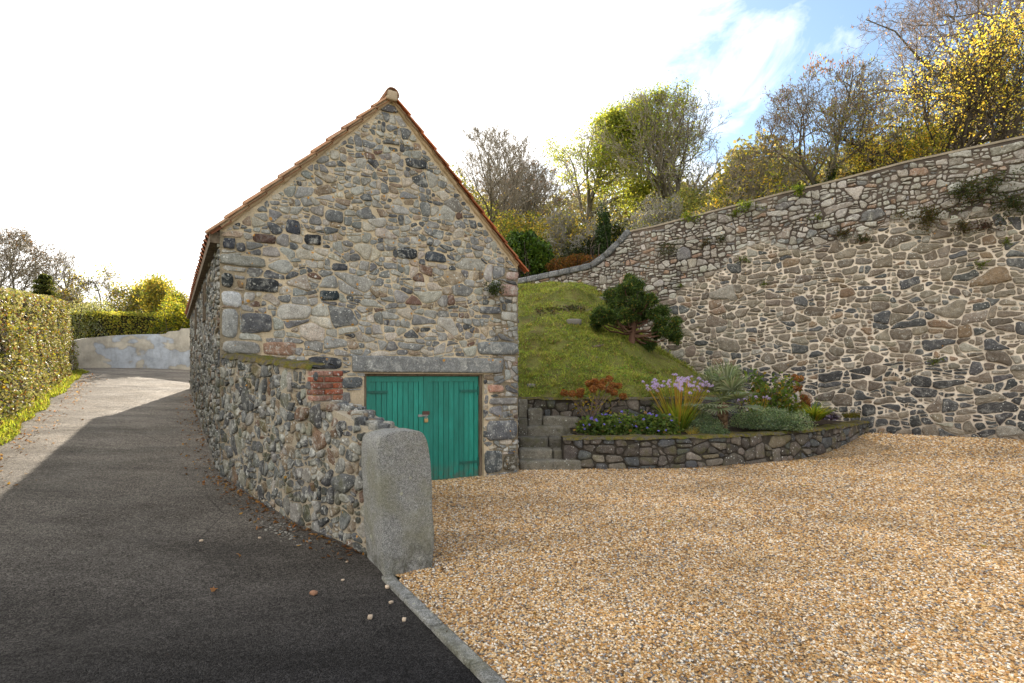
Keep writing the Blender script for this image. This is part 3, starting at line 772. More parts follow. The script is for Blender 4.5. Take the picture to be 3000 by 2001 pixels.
prism([(sd0,zd1),(sd1,zd1),(sd1,rake(sd1)),(W/2,APEX),(sd0,rake(sd0))])
stone_mesh(mb,pol,fnG,RNG,colf(pal),h=.018,mat=1,warp=.03,lim=limG,round_=.10)
for (pp,c),(a,b,cc,d) in zip(rects_px,rects):
    big=pp[0]==806
    if big: continue
    stone_mesh(mb,[(rect_poly(a+.008,b+.008,cc-.008,d-.008,RNG,.010),None,.1)],fnG,RNG,lambda *_:c,h=.045 if big else .03,mat=1,round_=.06 if big else .13,rough=.012 if big else .025,hvar=.1)
mb.build('gable_wall',[M['mortar'],M['stone']],bld)
a,b,cc,d_=rects[0]; lc=fnG(np.array([(a+cc)/2]),np.array([(b+d_)/2]),np.array([-.05]))[0]
V,Fc=rock(lc,((cc-a)/2-.004,.105,(d_-b)/2-.004),71,[(*g2,0),(*gn,0),(0,0,1)],15,.22,.05); m2=MB(); m2.add(V,Fc,(.20,.205,.20),0,True); m2.build('lintel',M['stone'],bld)
# side walls and far gable
def side_wall(name,o2,dir2,nrm2,seed,openings=()):
    mb=MB(); fn=plane_fn(o2,dir2,nrm2)
    zb=lambda s:np.full(np.shape(s),-.3); zt_=lambda s:np.full(np.shape(s),EAVE-.02)
    wall_body(mb,fn,0,BL,zb,zt_,.5,40,10,(.30,.26,.19),0)
    base=lambda s,z:True
    ps=rubble2(seed,0,BL,-.2,EAVE-.05,.22,lambda s,z:.017,.6,asp=1.25,gap=.02,rects=openings)
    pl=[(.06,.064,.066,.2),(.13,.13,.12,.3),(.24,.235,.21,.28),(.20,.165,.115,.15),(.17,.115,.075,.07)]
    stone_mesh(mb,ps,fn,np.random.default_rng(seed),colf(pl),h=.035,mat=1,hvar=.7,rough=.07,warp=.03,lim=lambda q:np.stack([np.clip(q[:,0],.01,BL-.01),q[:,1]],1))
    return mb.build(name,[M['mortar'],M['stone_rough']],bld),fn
FAR=GL+b2*BL
wins=[(BL-3.2,2.62,BL-2.65,3.26),(BL-6.6,2.50,BL-6.0,3.26)]
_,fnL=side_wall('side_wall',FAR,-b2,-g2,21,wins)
side_wall('side_wall',GL+g2*W,b2,g2,22)
for (a,b,c,d) in wins:
    m_=MB(); 
    def fb(s0,z0,s1,z1,h0,h1,col):
        V=np.concatenate([fnL(np.array([s0,s1,s1,s0]),np.array([z0,z0,z1,z1]),np.full(4,h)) for h in (h0,h1)])
        m_.add(V,np.array([(0,3,2,1),(4,5,6,7),(0,1,5,4),(1,2,6,5),(2,3,7,6),(3,0,4,7)]),col,0)
    fb(a,b,c,d,.004,.012,(.02,.02,.018))
    wo_=m_.build('window',M['paint'],bld)
    m_=MB()
    fb(a,b,a+.06,d,.012,.05,(.1,.1,.1)); fb(c-.06,b,c,d,.012,.05,(.1,.1,.1)); fb(a+.06,d-.06,c-.06,d,.012,.05,(.1,.1,.1)); fb(a+.06,b,c-.06,b+.05,.012,.06,(.1,.1,.1)); fb((a+c)/2-.02,b+.05,(a+c)/2+.02,d-.06,.012,.045,(.1,.1,.1))
    m_.build('frame',M['wood'],wo_)
mb=MB(); p=[(0,-.3),(W,-.3),(W,EAVE),(W/2,APEX),(0,EAVE)]; pa=np.array(p); fnB=plane_fn(FAR+g2*W,-g2,b2)
a_=fnB(pa[:,0],pa[:,1],np.zeros(5)); b_=fnB(pa[:,0],pa[:,1],np.full(5,-.45)); mb.add(np.r_[a_,b_],[tuple(range(5)),tuple(range(9,4,-1))]+[(i,i+5,(i+1)%5+5,(i+1)%5) for i in range(5)],MORT,0)
mb.build('rear_gable',M['mortar'],bld)
mb=MB(); mb.box((*(GL+g2*W/2+b2*3),.0),(W/2-.45,2.5,.02),(.05,.05,.05),0,[(*g2,0),(*b2,0),(0,0,1)]); mb.build('floor',M['paint'],bld)
# ---- roof
SL=math.hypot(W/2,APEX-EAVE); kd=np.array((W/2,APEX-EAVE))/SL
TC=[(.30,.115,.05),(.34,.135,.06),(.25,.10,.05),(.30,.15,.085)]
def slope_pt(side,l,q,h):
    """side -1 left,+1 right; l along ridge from the gable face (negative = overhang), q down the slope from the ridge, h off the slope"""
    s=W/2+side*(q*kd[0]+h*kd[1]); z=APEX-q*kd[1]+h*kd[0]
    xy=GL[None]+np.outer(s,g2)+np.outer(l,b2)
    return np.concatenate([xy,z[:,None]],1)
roofs={}
for side in (-1,1):
    ov=.13; Lq=SL+ov; nl=int((BL+.25)/.035); rows=11; qs=[];hs=[]
    for r_ in range(rows):
        q0=Lq*r_/rows; q1=Lq*(r_+1)/rows
        qs+= [q0+.0005,q0+(q1-q0)*.5,q1]; hs+=[.045,.058,.072]
    qs=np.array(qs); hs=np.array(hs); l=np.linspace(-.07,BL+.12,nl)
    Lm,Qm=np.meshgrid(l,qs,indexing='ij'); Hm=np.broadcast_to(hs,Lm.shape)+.038*np.sin(Lm/.30*2*np.pi)+.016*np.sin(Lm/.30*4*np.pi+.8)
    sag=-.045*np.sin(np.pi*Qm/Lq)*np.sin(np.pi*Lm/BL)+.02*vnoise(np.stack([Lm,Qm,0*Lm],-1).reshape(-1,3),.8,side+5,2).reshape(Lm.shape)
    V=slope_pt(side,Lm.ravel(),Qm.ravel(),(Hm+sag).ravel())
    rg=np.random.default_rng(70+side); ti=np.floor(Lm/.30).astype(int)*40+np.floor(Qm/Lq*rows-1e-6).astype(int)
    tcol=np.array(TC)[(ti*7919%4)]*(.75+.5*((ti*104729)%97/97.))[...,None]
    mb=MB(); mb.add(V,grid_faces(nl,len(qs)),tcol.reshape(-1,3),0,False)
    lo=np.array([0,Lq]); L2,Q2=np.meshgrid(np.linspace(-.02,BL+.1,30),np.linspace(0,Lq-.03,8),indexing='ij')
    mb.add(slope_pt(side,L2.ravel(),Q2.ravel(),np.full(L2.size,.012)),grid_faces(30,8),(.14,.11,.085),0)
    roofs[side]=mb.build('roof',M['tile'],bld)
    # verge tiles over the gable edge
    nv_=11
    for r_ in range(nv_):
        q0=Lq*r_/nv_; q1=Lq*(r_+1)/nv_+.035
        th=np.linspace(-.35,np.pi*.98,9); n_=len(th); rad=.052 if side>0 else .034
        V=[]
        for (qq,hh,sc_) in ((q0,.050,.92),(q1,.072,1.05)):
            for rr in (rad*sc_,(rad-.014)*sc_):
                ll=-.030-np.cos(th)*rr*-1*-1; ll=-.055-np.cos(np.pi-th)*rr*-1
                V.append(slope_pt(side,-.045+np.cos(th)*rr,np.full(n_,qq),hh-.02+np.sin(th)*rr*.95))
        V=np.concatenate(V); i=np.arange(n_-1)
        Fq=np.concatenate([np.stack([i,i+1,2*n_+i+1,2*n_+i],1),np.stack([n_+i,3*n_+i,3*n_+i+1,n_+i+1],1),np.stack([i,n_+i,n_+i+1,i+1],1),np.stack([2*n_+i,2*n_+i+1,3*n_+i+1,3*n_+i],1)])
        c=np.array(TC[RNG.integers(4)])*RNG.uniform(.85,1.2)
        c=c*np.array((1.3,1.0,.8)) if side>0 else c*.5+np.array((.23,.16,.10))
        m2=MB(); m2.add(V,Fq,c,0,False); m2.build('verge_tile',M['tile'],roofs[side])
    # mortar bedding under the verge
    m2=MB(); qv=np.linspace(.05,SL-.03,60)
    V=np.concatenate([slope_pt(side,np.full(60,l_),qv,np.full(60,h_)+.006*RNG.normal(size=60)) for l_,h_ in ((.02,.045),(-.045,.04),(-.04,-.02),(.02,-.03))])
    i=np.arange(59); m2.add(V,np.concatenate([np.stack([k_*60+i,k_*60+i+1,(k_+1)*60+i+1,(k_+1)*60+i],1) for k_ in range(3)]),(.46,.34,.21),0,True)
    m2.build('verge_bedding',M['mortar'],roofs[side])
for r_ in range(23):                                                     # half round ridge tiles
    th=np.linspace(-.25,np.pi+.25,11); n_=11; l0=-.10+r_*.45; V=[]
    for ll,sc_ in ((l0,1.0),(l0+.46,.93)):
        for rr in (.105*sc_,.09*sc_):
            xy=(GL+g2*W/2)[None]+np.outer(np.cos(th)*rr,g2)+np.outer(np.full(n_,ll),b2); V.append(np.concatenate([xy,(APEX+.045+np.sin(th)*rr)[:,None]],1))
    V=np.concatenate(V); i=np.arange(n_-1)
    Fq=np.concatenate([np.stack([i,i+1,2*n_+i+1,2*n_+i],1),np.stack([n_+i,3*n_+i,3*n_+i+1,n_+i+1],1),np.stack([i,n_+i,n_+i+1,i+1],1),np.stack([2*n_+i,2*n_+i+1,3*n_+i+1,3*n_+i],1)])
    m2=MB(); m2.add(V,Fq,np.array(TC[RNG.integers(4)])*RNG.uniform(.8,1.2),0,True); m2.build('ridge_tile',M['tile'],roofs[-1])
m2=MB(); V,Fc=rock((*(GL+g2*W/2+gn*.05),APEX+.035),(.088,.05,.075),3,[(*g2,0),(*b2,0),(0,0,1)],8,.6,.05); m2.add(V,Fc,(.46,.36,.25),0,True); m2.build('ridge_end_mortar',M['mortar'],bld)
# timber wall plate and rafter feet under the left eave
m2=MB(); m2.box((*(GL+b2*BL/2-g2*.06),EAVE-.10),(BL/2,.055,.075),(.2,.2,.2),0,[(*b2,0),(*g2,0),(0,0,1)]); m2.build('wall_plate',M['wood'],bld)
# ---- doors: frame, two boarded leaves, hinges, hasp
def gb(mbx,s0,s1,z0,z1,h0,h1,col,mat=0):
    c=fnG(np.array([(s0+s1)/2]),np.array([(z0+z1)/2]),np.array([(h0+h1)/2]))[0]
    mbx.box(c,((s1-s0)/2,abs(h1-h0)/2,(z1-z0)/2),col,mat,[(*g2,0),(*gn,0),(0,0,1)])
m2=MB(); gb(m2,sd0+.004,sd0+.05,-.2,zd1-.03,-.19,-.06,(.1,.1,.1)); gb(m2,sd1-.05,sd1-.004,-.2,zd1-.03,-.19,-.06,(.1,.1,.1)); gb(m2,sd0+.004,sd1-.004,zd1-.03,zd1-.006,-.19,-.055,(.1,.1,.1)); m2.build('door_frame',M['wood'],bld)
gap=.006; mid=gab(978,950)[0]; zt0=zd1-.036; zb0=-.03
for k_,(a,b) in enumerate(((sd0+.053,mid-gap/2),(mid+gap/2,sd1-.053))):
    m2=MB(); st=.075; gb(m2,a,a+st,zb0,zt0,-.16,-.10,(.95,)*3) ; gb(m2,b-st,b,zb0,zt0,-.16,-.10,(1.02,)*3); gb(m2,a+st+.001,b-st-.001,zt0-.085,zt0,-.16,-.101,(.98,)*3)
    nb=9; bw=(b-a-2*st)/nb
    for j in range(nb):
        x0=a+st+j*bw+.0045; x1=a+st+(j+1)*bw-.0045; h_=-.116+RNG.normal()*.0008
        gb(m2,x0,x1,zb0+.01,zt0-.086,-.15,h_,(RNG.uniform(.82,1.15),)*3)
    gb(m2,a+st,b-st,zb0+.012,zt0-.09,-.152,-.128,(.35,)*3)
    leaf=m2.build('door',M['door'],bld)
    sgn=1 if k_==0 else -1; e=a if k_==0 else b
    for zz in (zt0-.24,.24):
        m2=MB(); s_=sorted((e-.03*sgn,e+.34*sgn)); gb(m2,s_[0],s_[1],zz-.021,zz+.021,-.1005,-.092,(.5,)*3)
        gb(m2,*sorted((e-.035*sgn,e+.02*sgn)),zz-.07,zz+.07,-.1,-.086,(.5,)*3)
        for q_ in (.08,.18,.29):
            gb(m2,e+q_*sgn-.009,e+q_*sgn+.009,zz-.009,zz+.009,-.092,-.087,(.5,)*3)
        m2.build('hinge',M['door'],leaf)
    if k_==1:
        m2=MB(); zz=gab(980,949)[1]; gb(m2,mid-.02,mid+.10,zz-.028,zz+.03,-.0995,-.09,(.075,.03,.02)); gb(m2,mid-.095,mid-.03,zz-.055,zz-.02,-.0995,-.085,(.28,.27,.25)); gb(m2,mid-.03,mid+.07,zz-.05,zz-.028,-.095,-.08,(.26,.24,.22))
        m2.build('hasp',M['metal'],leaf)
# padlock hanging from the hasp
s_,z_=gab(985.5,966); pc=fnG(np.array([mid+.035]),np.array([z_]),np.array([-.078]))[0]
pl=empty('padlock',pc,'small brass padlock hanging from the hasp of the green doors','padlock')
V,Fc=rock(pc,(.031,.013,.030),5,[(*g2,0),(*gn,0),(0,0,1)],5,.3,.0); m2=MB(); m2.add(V,Fc,(.45,.30,.12),0,True); m2.build('body',M['metal'],pl)
th=np.linspace(0,np.pi,9); sp=np.array([[pc+np.array((*(g2*math.cos(q_)*.019),.025+math.sin(q_)*.034)) for q_ in th]]); V,Fc=tubes(sp,np.full((1,9),.005),6); m2=MB(); m2.add(V,Fc,(.4,.39,.37),0,True); m2.build('shackle',M['metal'],pl)
m2=MB(); gb(m2,sd0+.01,sd1-.01,-.12,-.032,-.3,.06,(.25,.24,.22)); m2.build('threshold',M['granite'],bld)

# ------------------------------------------------------------------ roadside boundary wall and gate post
p0=PB+g2*.04; pth=Path([GL-b2*0+g2*.02, GL*.75+p0*.25+np.array((.0,-.04)), GL*.4+p0*.6+np.array((-.05,-.07)), p0],side=1)
bw=empty('boundary_wall',(*((GL+p0)/2),0.0),'rough lichened rubble wall beside the lane, stepping down to the granite post','wall')
SB=pth.len*.735
def bt(s):
    s=np.asarray(s,float); hi=np.interp(s,[0,SB],[1.93,1.735]); lo=np.interp(s,[SB,SB+.25,pth.len],[1.39,1.36,1.17]); return np.where(s<=SB,hi,lo)
zb=lambda s:np.full(np.shape(s),-.15)
mb=MB(); MW=(.34,.29,.215)
wall_body(mb,pth.fn,0,SB,zb,lambda s:np.interp(s,[0,SB],[1.93,1.735])-.02,.32,40,12,MW); wall_body(mb,pth.fn,SB+.001,pth.len,zb,lambda s:np.interp(s,[SB,SB+.25,pth.len],[1.39,1.36,1.17])-.02,.34,24,10,MW)
ps=rubble2(41,0,pth.len,-.1,1.95,.17,lambda s,z:.0155,.75,asp=1.05,gap=.014,inside=lambda s,z:z<bt(s)-.04,halfs=[(.0,1,1.93)],amin=.0014)
ps=[(np.c_[np.clip(p[:,0],0,pth.len),np.minimum(p[:,1],bt(np.minimum(p[:,0],c[0]) if c[0]<SB else np.maximum(p[:,0],SB+.01)))],c,r) for p,c,r in ps]
palW=[(.075,.076,.076,.2),(.13,.132,.128,.25),(.20,.195,.175,.24),(.28,.265,.225,.15),(.22,.17,.115,.12),(.16,.10,.065,.04)]
stone_mesh(mb,ps,pth.fn,np.random.default_rng(8),colf(palW),h=.022,mat=1,hvar=.8,rough=.06,round_=.13,warp=.03,lim=lambda q:np.stack([np.clip(q[:,0],.0,pth.len),np.minimum(q[:,1],1.92)],1))
# stones along the broken top of the low part and its back
for i in range(34):
    s_=RNG.uniform(SB+.06,pth.len-.03); hh=-RNG.uniform(.03,.31); pt=pth.fn(np.array([s_]),np.array([float(bt(s_))-.015]),np.array([hh]))[0]
    V,Fc=rock(pt,RNG.uniform(.04,.085,3)*np.array((1,1,.6)),i,None,5,.5,.16); mb.add(V,Fc,np.array(palW[RNG.integers(6)][:3]),1,True)
mb.build('rubble_face',[M['mortar'],M['stone_rough']],bw)
# moss on the coping
m2=MB(); S_,H_=np.meshgrid(np.linspace(.02,SB-.02,90),np.linspace(.03,-.30,14),indexing='ij'); q_=np.stack([S_.ravel(),H_.ravel(),0*S_.ravel()],1)
zz=np.interp(S_.ravel(),[0,SB],[1.93,1.735])+.012+.045*np.maximum(0,vnoise(q_,5,3)+.3)-(H_.ravel()>.02)*.055
m2.add(pth.fn(S_.ravel(),zz,H_.ravel()),grid_faces(90,14),smooth=True); m2.build('moss',M['moss'],bw)
# brick jamb at the step
m2=MB(); e0=pth.fn(np.array([SB]),np.array([0.]),np.array([.0]))[0][:2]; k0=int(np.argmin(abs(pth.L-SB))); nrm=pth.N[k0]; tan=np.array((-nrm[1],nrm[0]))
BC=[(.33,.10,.05),(.27,.085,.05),(.36,.15,.085),(.21,.09,.06),(.40,.22,.16)]
for r_ in range(5):
    zc=1.425+r_*.063
    for (h0,h1) in (((.015,-.10),(-.112,-.325)) if r_%2 else ((.012,-.20),(-.212,-.325))):
        c=e0+nrm*(h0+h1)/2+tan*-.045; V,Fc=rock((*c,zc),((h0-h1)/2,.062+RNG.uniform(-.008,.008),.027),r_*3+int(h0*100),[(*nrm,0),(*tan,0),(0,0,1)],5,.22,.05)
        m2.add(V,Fc,np.array(BC[RNG.integers(5)])*.9,1,True)
m2.box((*(e0-nrm*.155+tan*-.075),1.55),(.165,.06,.165),(.38,.30,.22),0,[(*nrm,0),(*tan,0),(0,0,1)])
m2.build('brick_jamb',[M['mortar'],M['stone']],bw)
# gate post: a split granite slab
prof=np.array([(.0,-.25),(.43,-.25),(.432,.3),(.42,.7),(.40,.92),(.375,1.06),(.355,1.13),(.315,1.18),(.27,1.195),(.11,1.20),(.02,1.185),(-.045,1.15),(-.062,1.05),(-.045,.6)])
gp=empty('gate_post',(*(POST+g2*.2+b2*.25),0.0),'tall weathered granite gate post with chipped top at the kerb end','gate post')
L_=np.r_[0,np.cumsum(np.linalg.norm(np.diff(np.r_[prof,prof[:1]],axis=0),axis=1))]; tt=np.linspace(0,L_[-1],90,endpoint=False); pr=np.stack([np.interp(tt,L_,np.r_[prof,prof[:1]][:,k_]) for k_ in (0,1)],1)
cen=pr.mean(0); V=[]
for dep,sc_ in ((-.0,.0),(-.002,.5),(0,.9),(0,.965),(.006,.985),(.022,.998),(.045,1),(.12,1),(.2,1),(.3,1),(.4,1),(.48,.985),(.5,.93),(.5,.5),(.5,0.0)):
    p_=cen+(pr-cen)*np.array((sc_,sc_)) if sc_<.9 else np.c_[cen[0]+(pr[:,0]-cen[0])*(1-(1-sc_)*1.4),cen[1]+(pr[:,1]-cen[1])*(1-(1-sc_)*.35)]
    xy=POST+np.outer(p_[:,0],g2)+np.outer(np.full(90,dep),b2); V.append(np.c_[xy,p_[:,1]-.06*dep])
V=np.concatenate(V); V+= .026*np.stack([vnoise(V,3.5,i_,5) for i_ in range(3)],1)
i,j=np.meshgrid(np.arange(14),np.arange(90),indexing='ij'); Fc=np.stack([i*90+j,i*90+(j+1)%90,(i+1)*90+(j+1)%90,(i+1)*90+j],-1).reshape(-1,4)
m2=MB(); m2.add(V,Fc,smooth=True); m2.build('slab',M['granite'],gp)
# kerb stones, each its own thing
kd2=unit((.925,-1.57)); kn=np.array((-kd2[1],kd2[0])); kst=np.array((-1.02,4.50))
cuts=[0,.53,1.05,1.62,2.32,3.0,3.7,4.4]
kl=['short kerb stone touching the granite gate post','second kerb stone out from the gate post','third kerb stone out from the gate post, mid way along the visible kerb','long kerb stone next to the one cut off by the lower picture edge','kerb stone cut off by the lower edge of the picture']
for i in range(5):
    a,b=cuts[i]+.006,cuts[i+1]-.006; c=kst+kd2*(a+b)/2
    V,Fc=rock((*c,-.055),((b-a)/2,.046,.085),i+60,[(*kd2,0),(*kn,0),(0,0,1)],9,.14,.035)
    m2=MB(); m2.add(V,Fc,smooth=True); tag(m2.build('kerb_stone',M['granite'],origin=(*c,-.1)),kl[i],'kerb stone','kerb stones between asphalt and gravel')

# ------------------------------------------------------------------ retaining wall
rw=empty('retaining_wall',(*RW0,0.0),'high stone retaining wall, dark lichened above and pale pointed below','wall')
S0,S1=-16.0,RT[-1,0]
fnR=plane_fn(RW0,rd,rn)
rnz=lambda s,z:vnoise(np.stack([np.ravel(s),np.ravel(z),0*np.ravel(s)],1),.9,7,4)
def upper(s,z): return np.clip((np.ravel(z)-(zbound(np.ravel(s))+.55*rnz(s,z)))/.18,0,1)
def mcol(s,z):
    u_=upper(s,z)[:,None]; n_=rnz(s,z)[:,None]; damp=sstep(1.0,.25,np.ravel(z))[:,None]*(np.ravel(s)[:,None]>-1)*.6
    pink=np.array((.72,.63,.52)); dark=np.array((.085,.068,.056))+np.array((.09,.07,.05))*np.clip(n_*1.5+.1,0,1)
    patch=sstep(4.0,4.6,np.ravel(s)+rnz(s,np.ravel(z)*1.7+9)*1.6)*sstep(-.35,.1,rnz(np.ravel(s)*.8,np.ravel(z)+4)); dark=dark*(1-patch[:,None]*.75)+pink*.8*patch[:,None]*.75
    c=pink*(1-u_)+dark*u_; lo=np.array((.2,.155,.115))
    return c*(1-damp)+lo*damp
def wall_body_grid():
    mb=MB(); zb_=lambda s:np.full(np.shape(s),-.3)
    wall_body(mb,fnR,S0,S1,zb_,lambda s:rtop(s)-.015,.55,230,90,colfn=mcol)
    return mb
mb=wall_body_grid()
isup=lambda s,z:bool(upper(np.array([s]),np.array([z]))[0]>.5)
_c={}
def allow(q_,s,z):
    if z>zbound(s)+.1: return q_<.15
    return True
ps=rubble2(77,-13,S1,.0,8.2,.46,lambda s,z:.027 if z>zbound(s) else .047,.95,asp=1.55,tilt=.18,gap=.025,inside=lambda s,z:z<rtop(s)-.06,amin=.0032,gvar=(.6,1.6))
limR=lambda q:np.c_[q[:,0],np.minimum(q[:,1],rtop(q[:,0])-.03)]
ps=[(np.c_[p[:,0],np.minimum(p[:,1],rtop(p[:,0])-.02)],c,r) for p,c,r in ps]
upm=[isup(c[0],c[1]) for p,c,r in ps]
palU=[(.34,.32,.28,.38),(.27,.24,.20,.24),(.16,.155,.15,.12),(.30,.20,.14,.10),(.42,.40,.35,.18)]
palD=[(.168,.14,.108,.30),(.21,.178,.135,.26),(.085,.087,.088,.15),(.13,.105,.08,.12),(.20,.14,.09,.06),(.27,.25,.21,.12)]
rg=np.random.default_rng(9)
cU=colf(palU); cD=colf(palD)
def cDd(c,r,rng):
    k_=cD(c,r,rng)
    if c[1]<1.9 and rng.random()<.6: k_=np.array((.052,.052,.053))*rng.uniform(.8,1.5)
    return k_
stone_mesh(mb,[p for p,u_ in zip(ps,upm) if u_],fnR,rg,cU,h=.035,mat=2,rough=.08,hvar=.7,warp=.05,lim=limR)
stone_mesh(mb,[p for p,u_ in zip(ps,upm) if not u_],fnR,rg,cDd,h=.04,mat=1,rough=.035,warp=.06,lim=limR,round_=.12)
mb.build('rubble_face',[M['mortar'],M['stone_dark'],M['stone_lichen']],rw)
# coping: dressed grey blocks over the swept low end, a thin rendered capping on the high end
m2=MB(); sA=-15.9; sB=rwall(1446,532)[0]; s_=sA
while s_<sB:
    ln=RNG.uniform(.34,.5); e=min(s_+ln,sB); a=np.array((s_+.008,rtop(s_)+.0)); b=np.array((e-.008,rtop(e)+.0)); m_=(a+b)/2; dv=unit(b-a); ax=[(*(rd*dv[0]),dv[1]),(*rn,0),(*(-rd*dv[1]),dv[0])]
    xy=RW0+rd*m_[0]-rn*.25; V,Fc=rock((*xy,m_[1]+.02),(np.linalg.norm(b-a)/2,.33,.10),int(s_*10)+200,ax,5,.18,.03); m2.add(V,Fc,np.array((.12,.125,.128))*RNG.uniform(.7,1.5),0,True); s_=e
m2.build('coping',M['stone_dark'],rw)
m2=MB(); ss=np.linspace(sB,S1,140); z_=rtop(ss)+.02+.012*vnoise(np.c_[ss,0*ss,0*ss],2,5)
rows=[(.020,-.035),(.028,.008),(0,.02),(-.5,.02),(-.56,-.05)]
V=np.stack([fnR(ss,z_+dz,np.full(140,h_)) for h_,dz in rows],1).reshape(-1,3); m2.add(V,grid_faces(140,5),(.34,.29,.22),0); m2.build('capping',M['mortar'],rw)

# ------------------------------------------------------------------ planter wall, terrace wall, steps
pl_ud=[(1292,9.95),(1380,9.98),(1480,9.98),(1567,10.1),(1640,10.25),(1705,10.5),(1760,10.75),(1815,11.05),(1870,11.55),(1925,12.3),(1960,13.0),(1992,13.85)]
pth2=Path([XY(*q_) for q_ in pl_ud],side=1)
def block_wall(name,label,pth_,ztop,zbot,thick,seed,rad,palx,lipname,topc):
    o=empty(name,(*pth_.q[100],0.0),label,'wall'); mb=MB()
    wall_body(mb,pth_.fn,0,pth_.len,zbot,lambda s:ztop(s)-.01,thick,80,10,(.055,.047,.037))
    a=float(zbot(np.array([0.]))[0]); 
    ps=rubble2(seed,0,pth_.len,-.05,float(np.max(ztop(np.linspace(0,pth_.len,20)))),.26,lambda s,z:.075,.55,asp=1.35,gap=.022,tilt=.08,inside=lambda s,z:float(zbot(np.array([s]))[0])+.02<z<float(ztop(np.array([s]))[0])-.015)
    ps=[(np.c_[p[:,0],np.minimum(p[:,1],ztop(p[:,0])-.03)],c,r) for p,c,r in ps]
    stone_mesh(mb,ps,pth_.fn,np.random.default_rng(seed),colf(palx),h=.04,mat=1,round_=.1,rough=.03,warp=.02)
    mb.build('stone_face',[M['mortar'],M['stone_damp']],o)
    m2=MB(); S_,H_=np.meshgrid(np.linspace(0,pth_.len,160),np.linspace(.06,-thick,12),indexing='ij'); q_=np.stack([S_.ravel(),H_.ravel(),0*S_.ravel()],1)
    zz=ztop(S_.ravel())+.01+.03*vnoise(q_,4,seed)-(H_.ravel()>.05)*(.05+.02*vnoise(q_,7,3))
    m2.add(pth_.fn(S_.ravel(),zz,H_.ravel()),grid_faces(160,12),smooth=True); m2.build('mossy_top',M['moss'],o)
    return o
palP=[(.085,.072,.06,.32),(.12,.10,.082,.28),(.085,.087,.088,.2),(.17,.145,.115,.12),(.17,.14,.095,.08)]
block_wall('planter_wall','low curved dark stone wall with mossy top holding the flower bed',pth2,lambda s:np.interp(s,[0,pth2.len],[.57,.575]),lambda s:np.full(np.shape(s),-.12),.28,51,[(.145,1.5),(.105,1.4),(.07,2),(.045,2)],palP,'',None)
te_ud=[(1192,11.35),(1300,11.3),(1450,11.3),(1520,11.5),(1580,12.0),(1630,12.7),(1670,13.6),(1705,15.2)]
pth3=Path([XY(*q_) for q_ in te_ud],side=1)
block_wall('terrace_wall','upper dark stone terrace wall edging the lawn behind the flower bed',pth3,lambda s:np.interp(s,[0,pth3.len],[1.235,1.23]),lambda s:np.full(np.shape(s),.2),.3,52,[(.15,1.5),(.105,1.5),(.07,2),(.045,2)],palP,'',None)
st=empty('stone_steps',(.65,10.4,0.0),'worn granite block steps climbing beside the building to the lawn','steps')
steps=[(.13,1.24,9.84,10.35,-.15,.165,'step'),(.13,.74,10.14,10.7,.0,.335,'step'),(.76,1.06,10.12,10.7,.0,.325,'step'),(.13,.68,10.44,11.0,.1,.52,'step'),(.70,1.02,10.46,11.0,.1,.515,'step'),(.30,1.03,10.74,11.3,.3,.70,'step'),(.62,1.36,11.0,11.5,.4,.865,'step'),(.32,.61,11.05,11.5,.5,1.03,'cheek_block'),(.12,.30,10.72,11.3,.3,.86,'cheek_block'),(.12,.31,11.1,11.4,.6,1.2,'cheek_block'),(1.08,1.36,10.3,10.95,-.05,.54,'cheek_block')]
for i,(x0,x1,y0,y1,z0,z1,nm) in enumerate(steps):
    V,Fc=rock(((x0+x1)/2,(y0+y1)/2,(z0+z1)/2),((x1-x0)/2,(y1-y0)/2,(z1-z0)/2),300+i,None,11,.25,.14); m2=MB(); m2.add(V,Fc,np.array((.15,.135,.105))*RNG.uniform(.65,1.35),0,True); m2.build(nm,M['stone_damp'],st)

# ------------------------------------------------------------------ grassy bank and flower bed
cp=[];cv=[]
for a in np.linspace(0,pth3.len,9):
    q_=pth3.fn(np.array([a]),np.array([0.]),np.array([-.1]))[0]; cp.append(q_[:2]); cv.append(1.235)
for (u,v,d) in [(1190,800,13.5),(1190,720,16),(1190,682,18),(1190,668,19.2),(1300,800,13.5),(1300,728,15.6),(1300,715,16.0),(1300,686,16.6),(1360,668,17.6),(1400,800,13.9),(1450,795,14.3),(1400,700,17.5),(1450,750,17.1),(1500,790,16.8),(1560,832,16.3),(1600,868,16.1),(1660,892,15.7),(1400,850,12.5),(1250,860,12.3),(1500,880,12.7),(1090,700,17),(1090,800,13.5),(1090,880,11.5),(1250,705,16.4),(1250,735,15.4)]:
    p_=P(u,v,d); cp.append(p_[:2]); cv.append(p_[2])
bankz=tps(cp,cv)
na,nb_=130,110; S_=np.linspace(.0,pth3.len,na); fr=pth3.fn(S_,np.zeros(na),np.full(na,-.14))[:,:2]
fr=np.r_[[fr[0]-np.array((.9,0))],fr]; na+=1
# back edge: on the retaining wall
sb=np.linspace(-13.2,rwall(1712,900)[0],na); bk=RW0+np.outer(sb,rd)+rn*.01
tq=np.linspace(0,1,nb_); Gk=fr[:,None]*(1-tq)[None,:,None]+bk[:,None]*tq[None,:,None]
Z=bankz(Gk[...,0],Gk[...,1]); q_=np.c_[Gk.reshape(-1,2),np.zeros(na*nb_)]
edge=(sstep(0,.06,tq)*1.0)[None,:]
qs_=q_*np.array((.45,1.5,1)); Z=Z+edge*(.24*np.abs(vnoise(qs_,.9,17,2)).reshape(Z.shape)+.18*vnoise(q_,.9,3).reshape(Z.shape)+.12*vnoise(q_,2.0,5).reshape(Z.shape))
Z[:,0]=1.22
mb=MB(); mb.add(np.concatenate([Gk,Z[...,None]],-1).reshape(-1,3),grid_faces(na,nb_),smooth=True); tag(mb.build('grass_bank',M['turf']),kind='structure')
def bank_at(x,y): return float(bankz(np.array([x]),np.array([y]))[0])
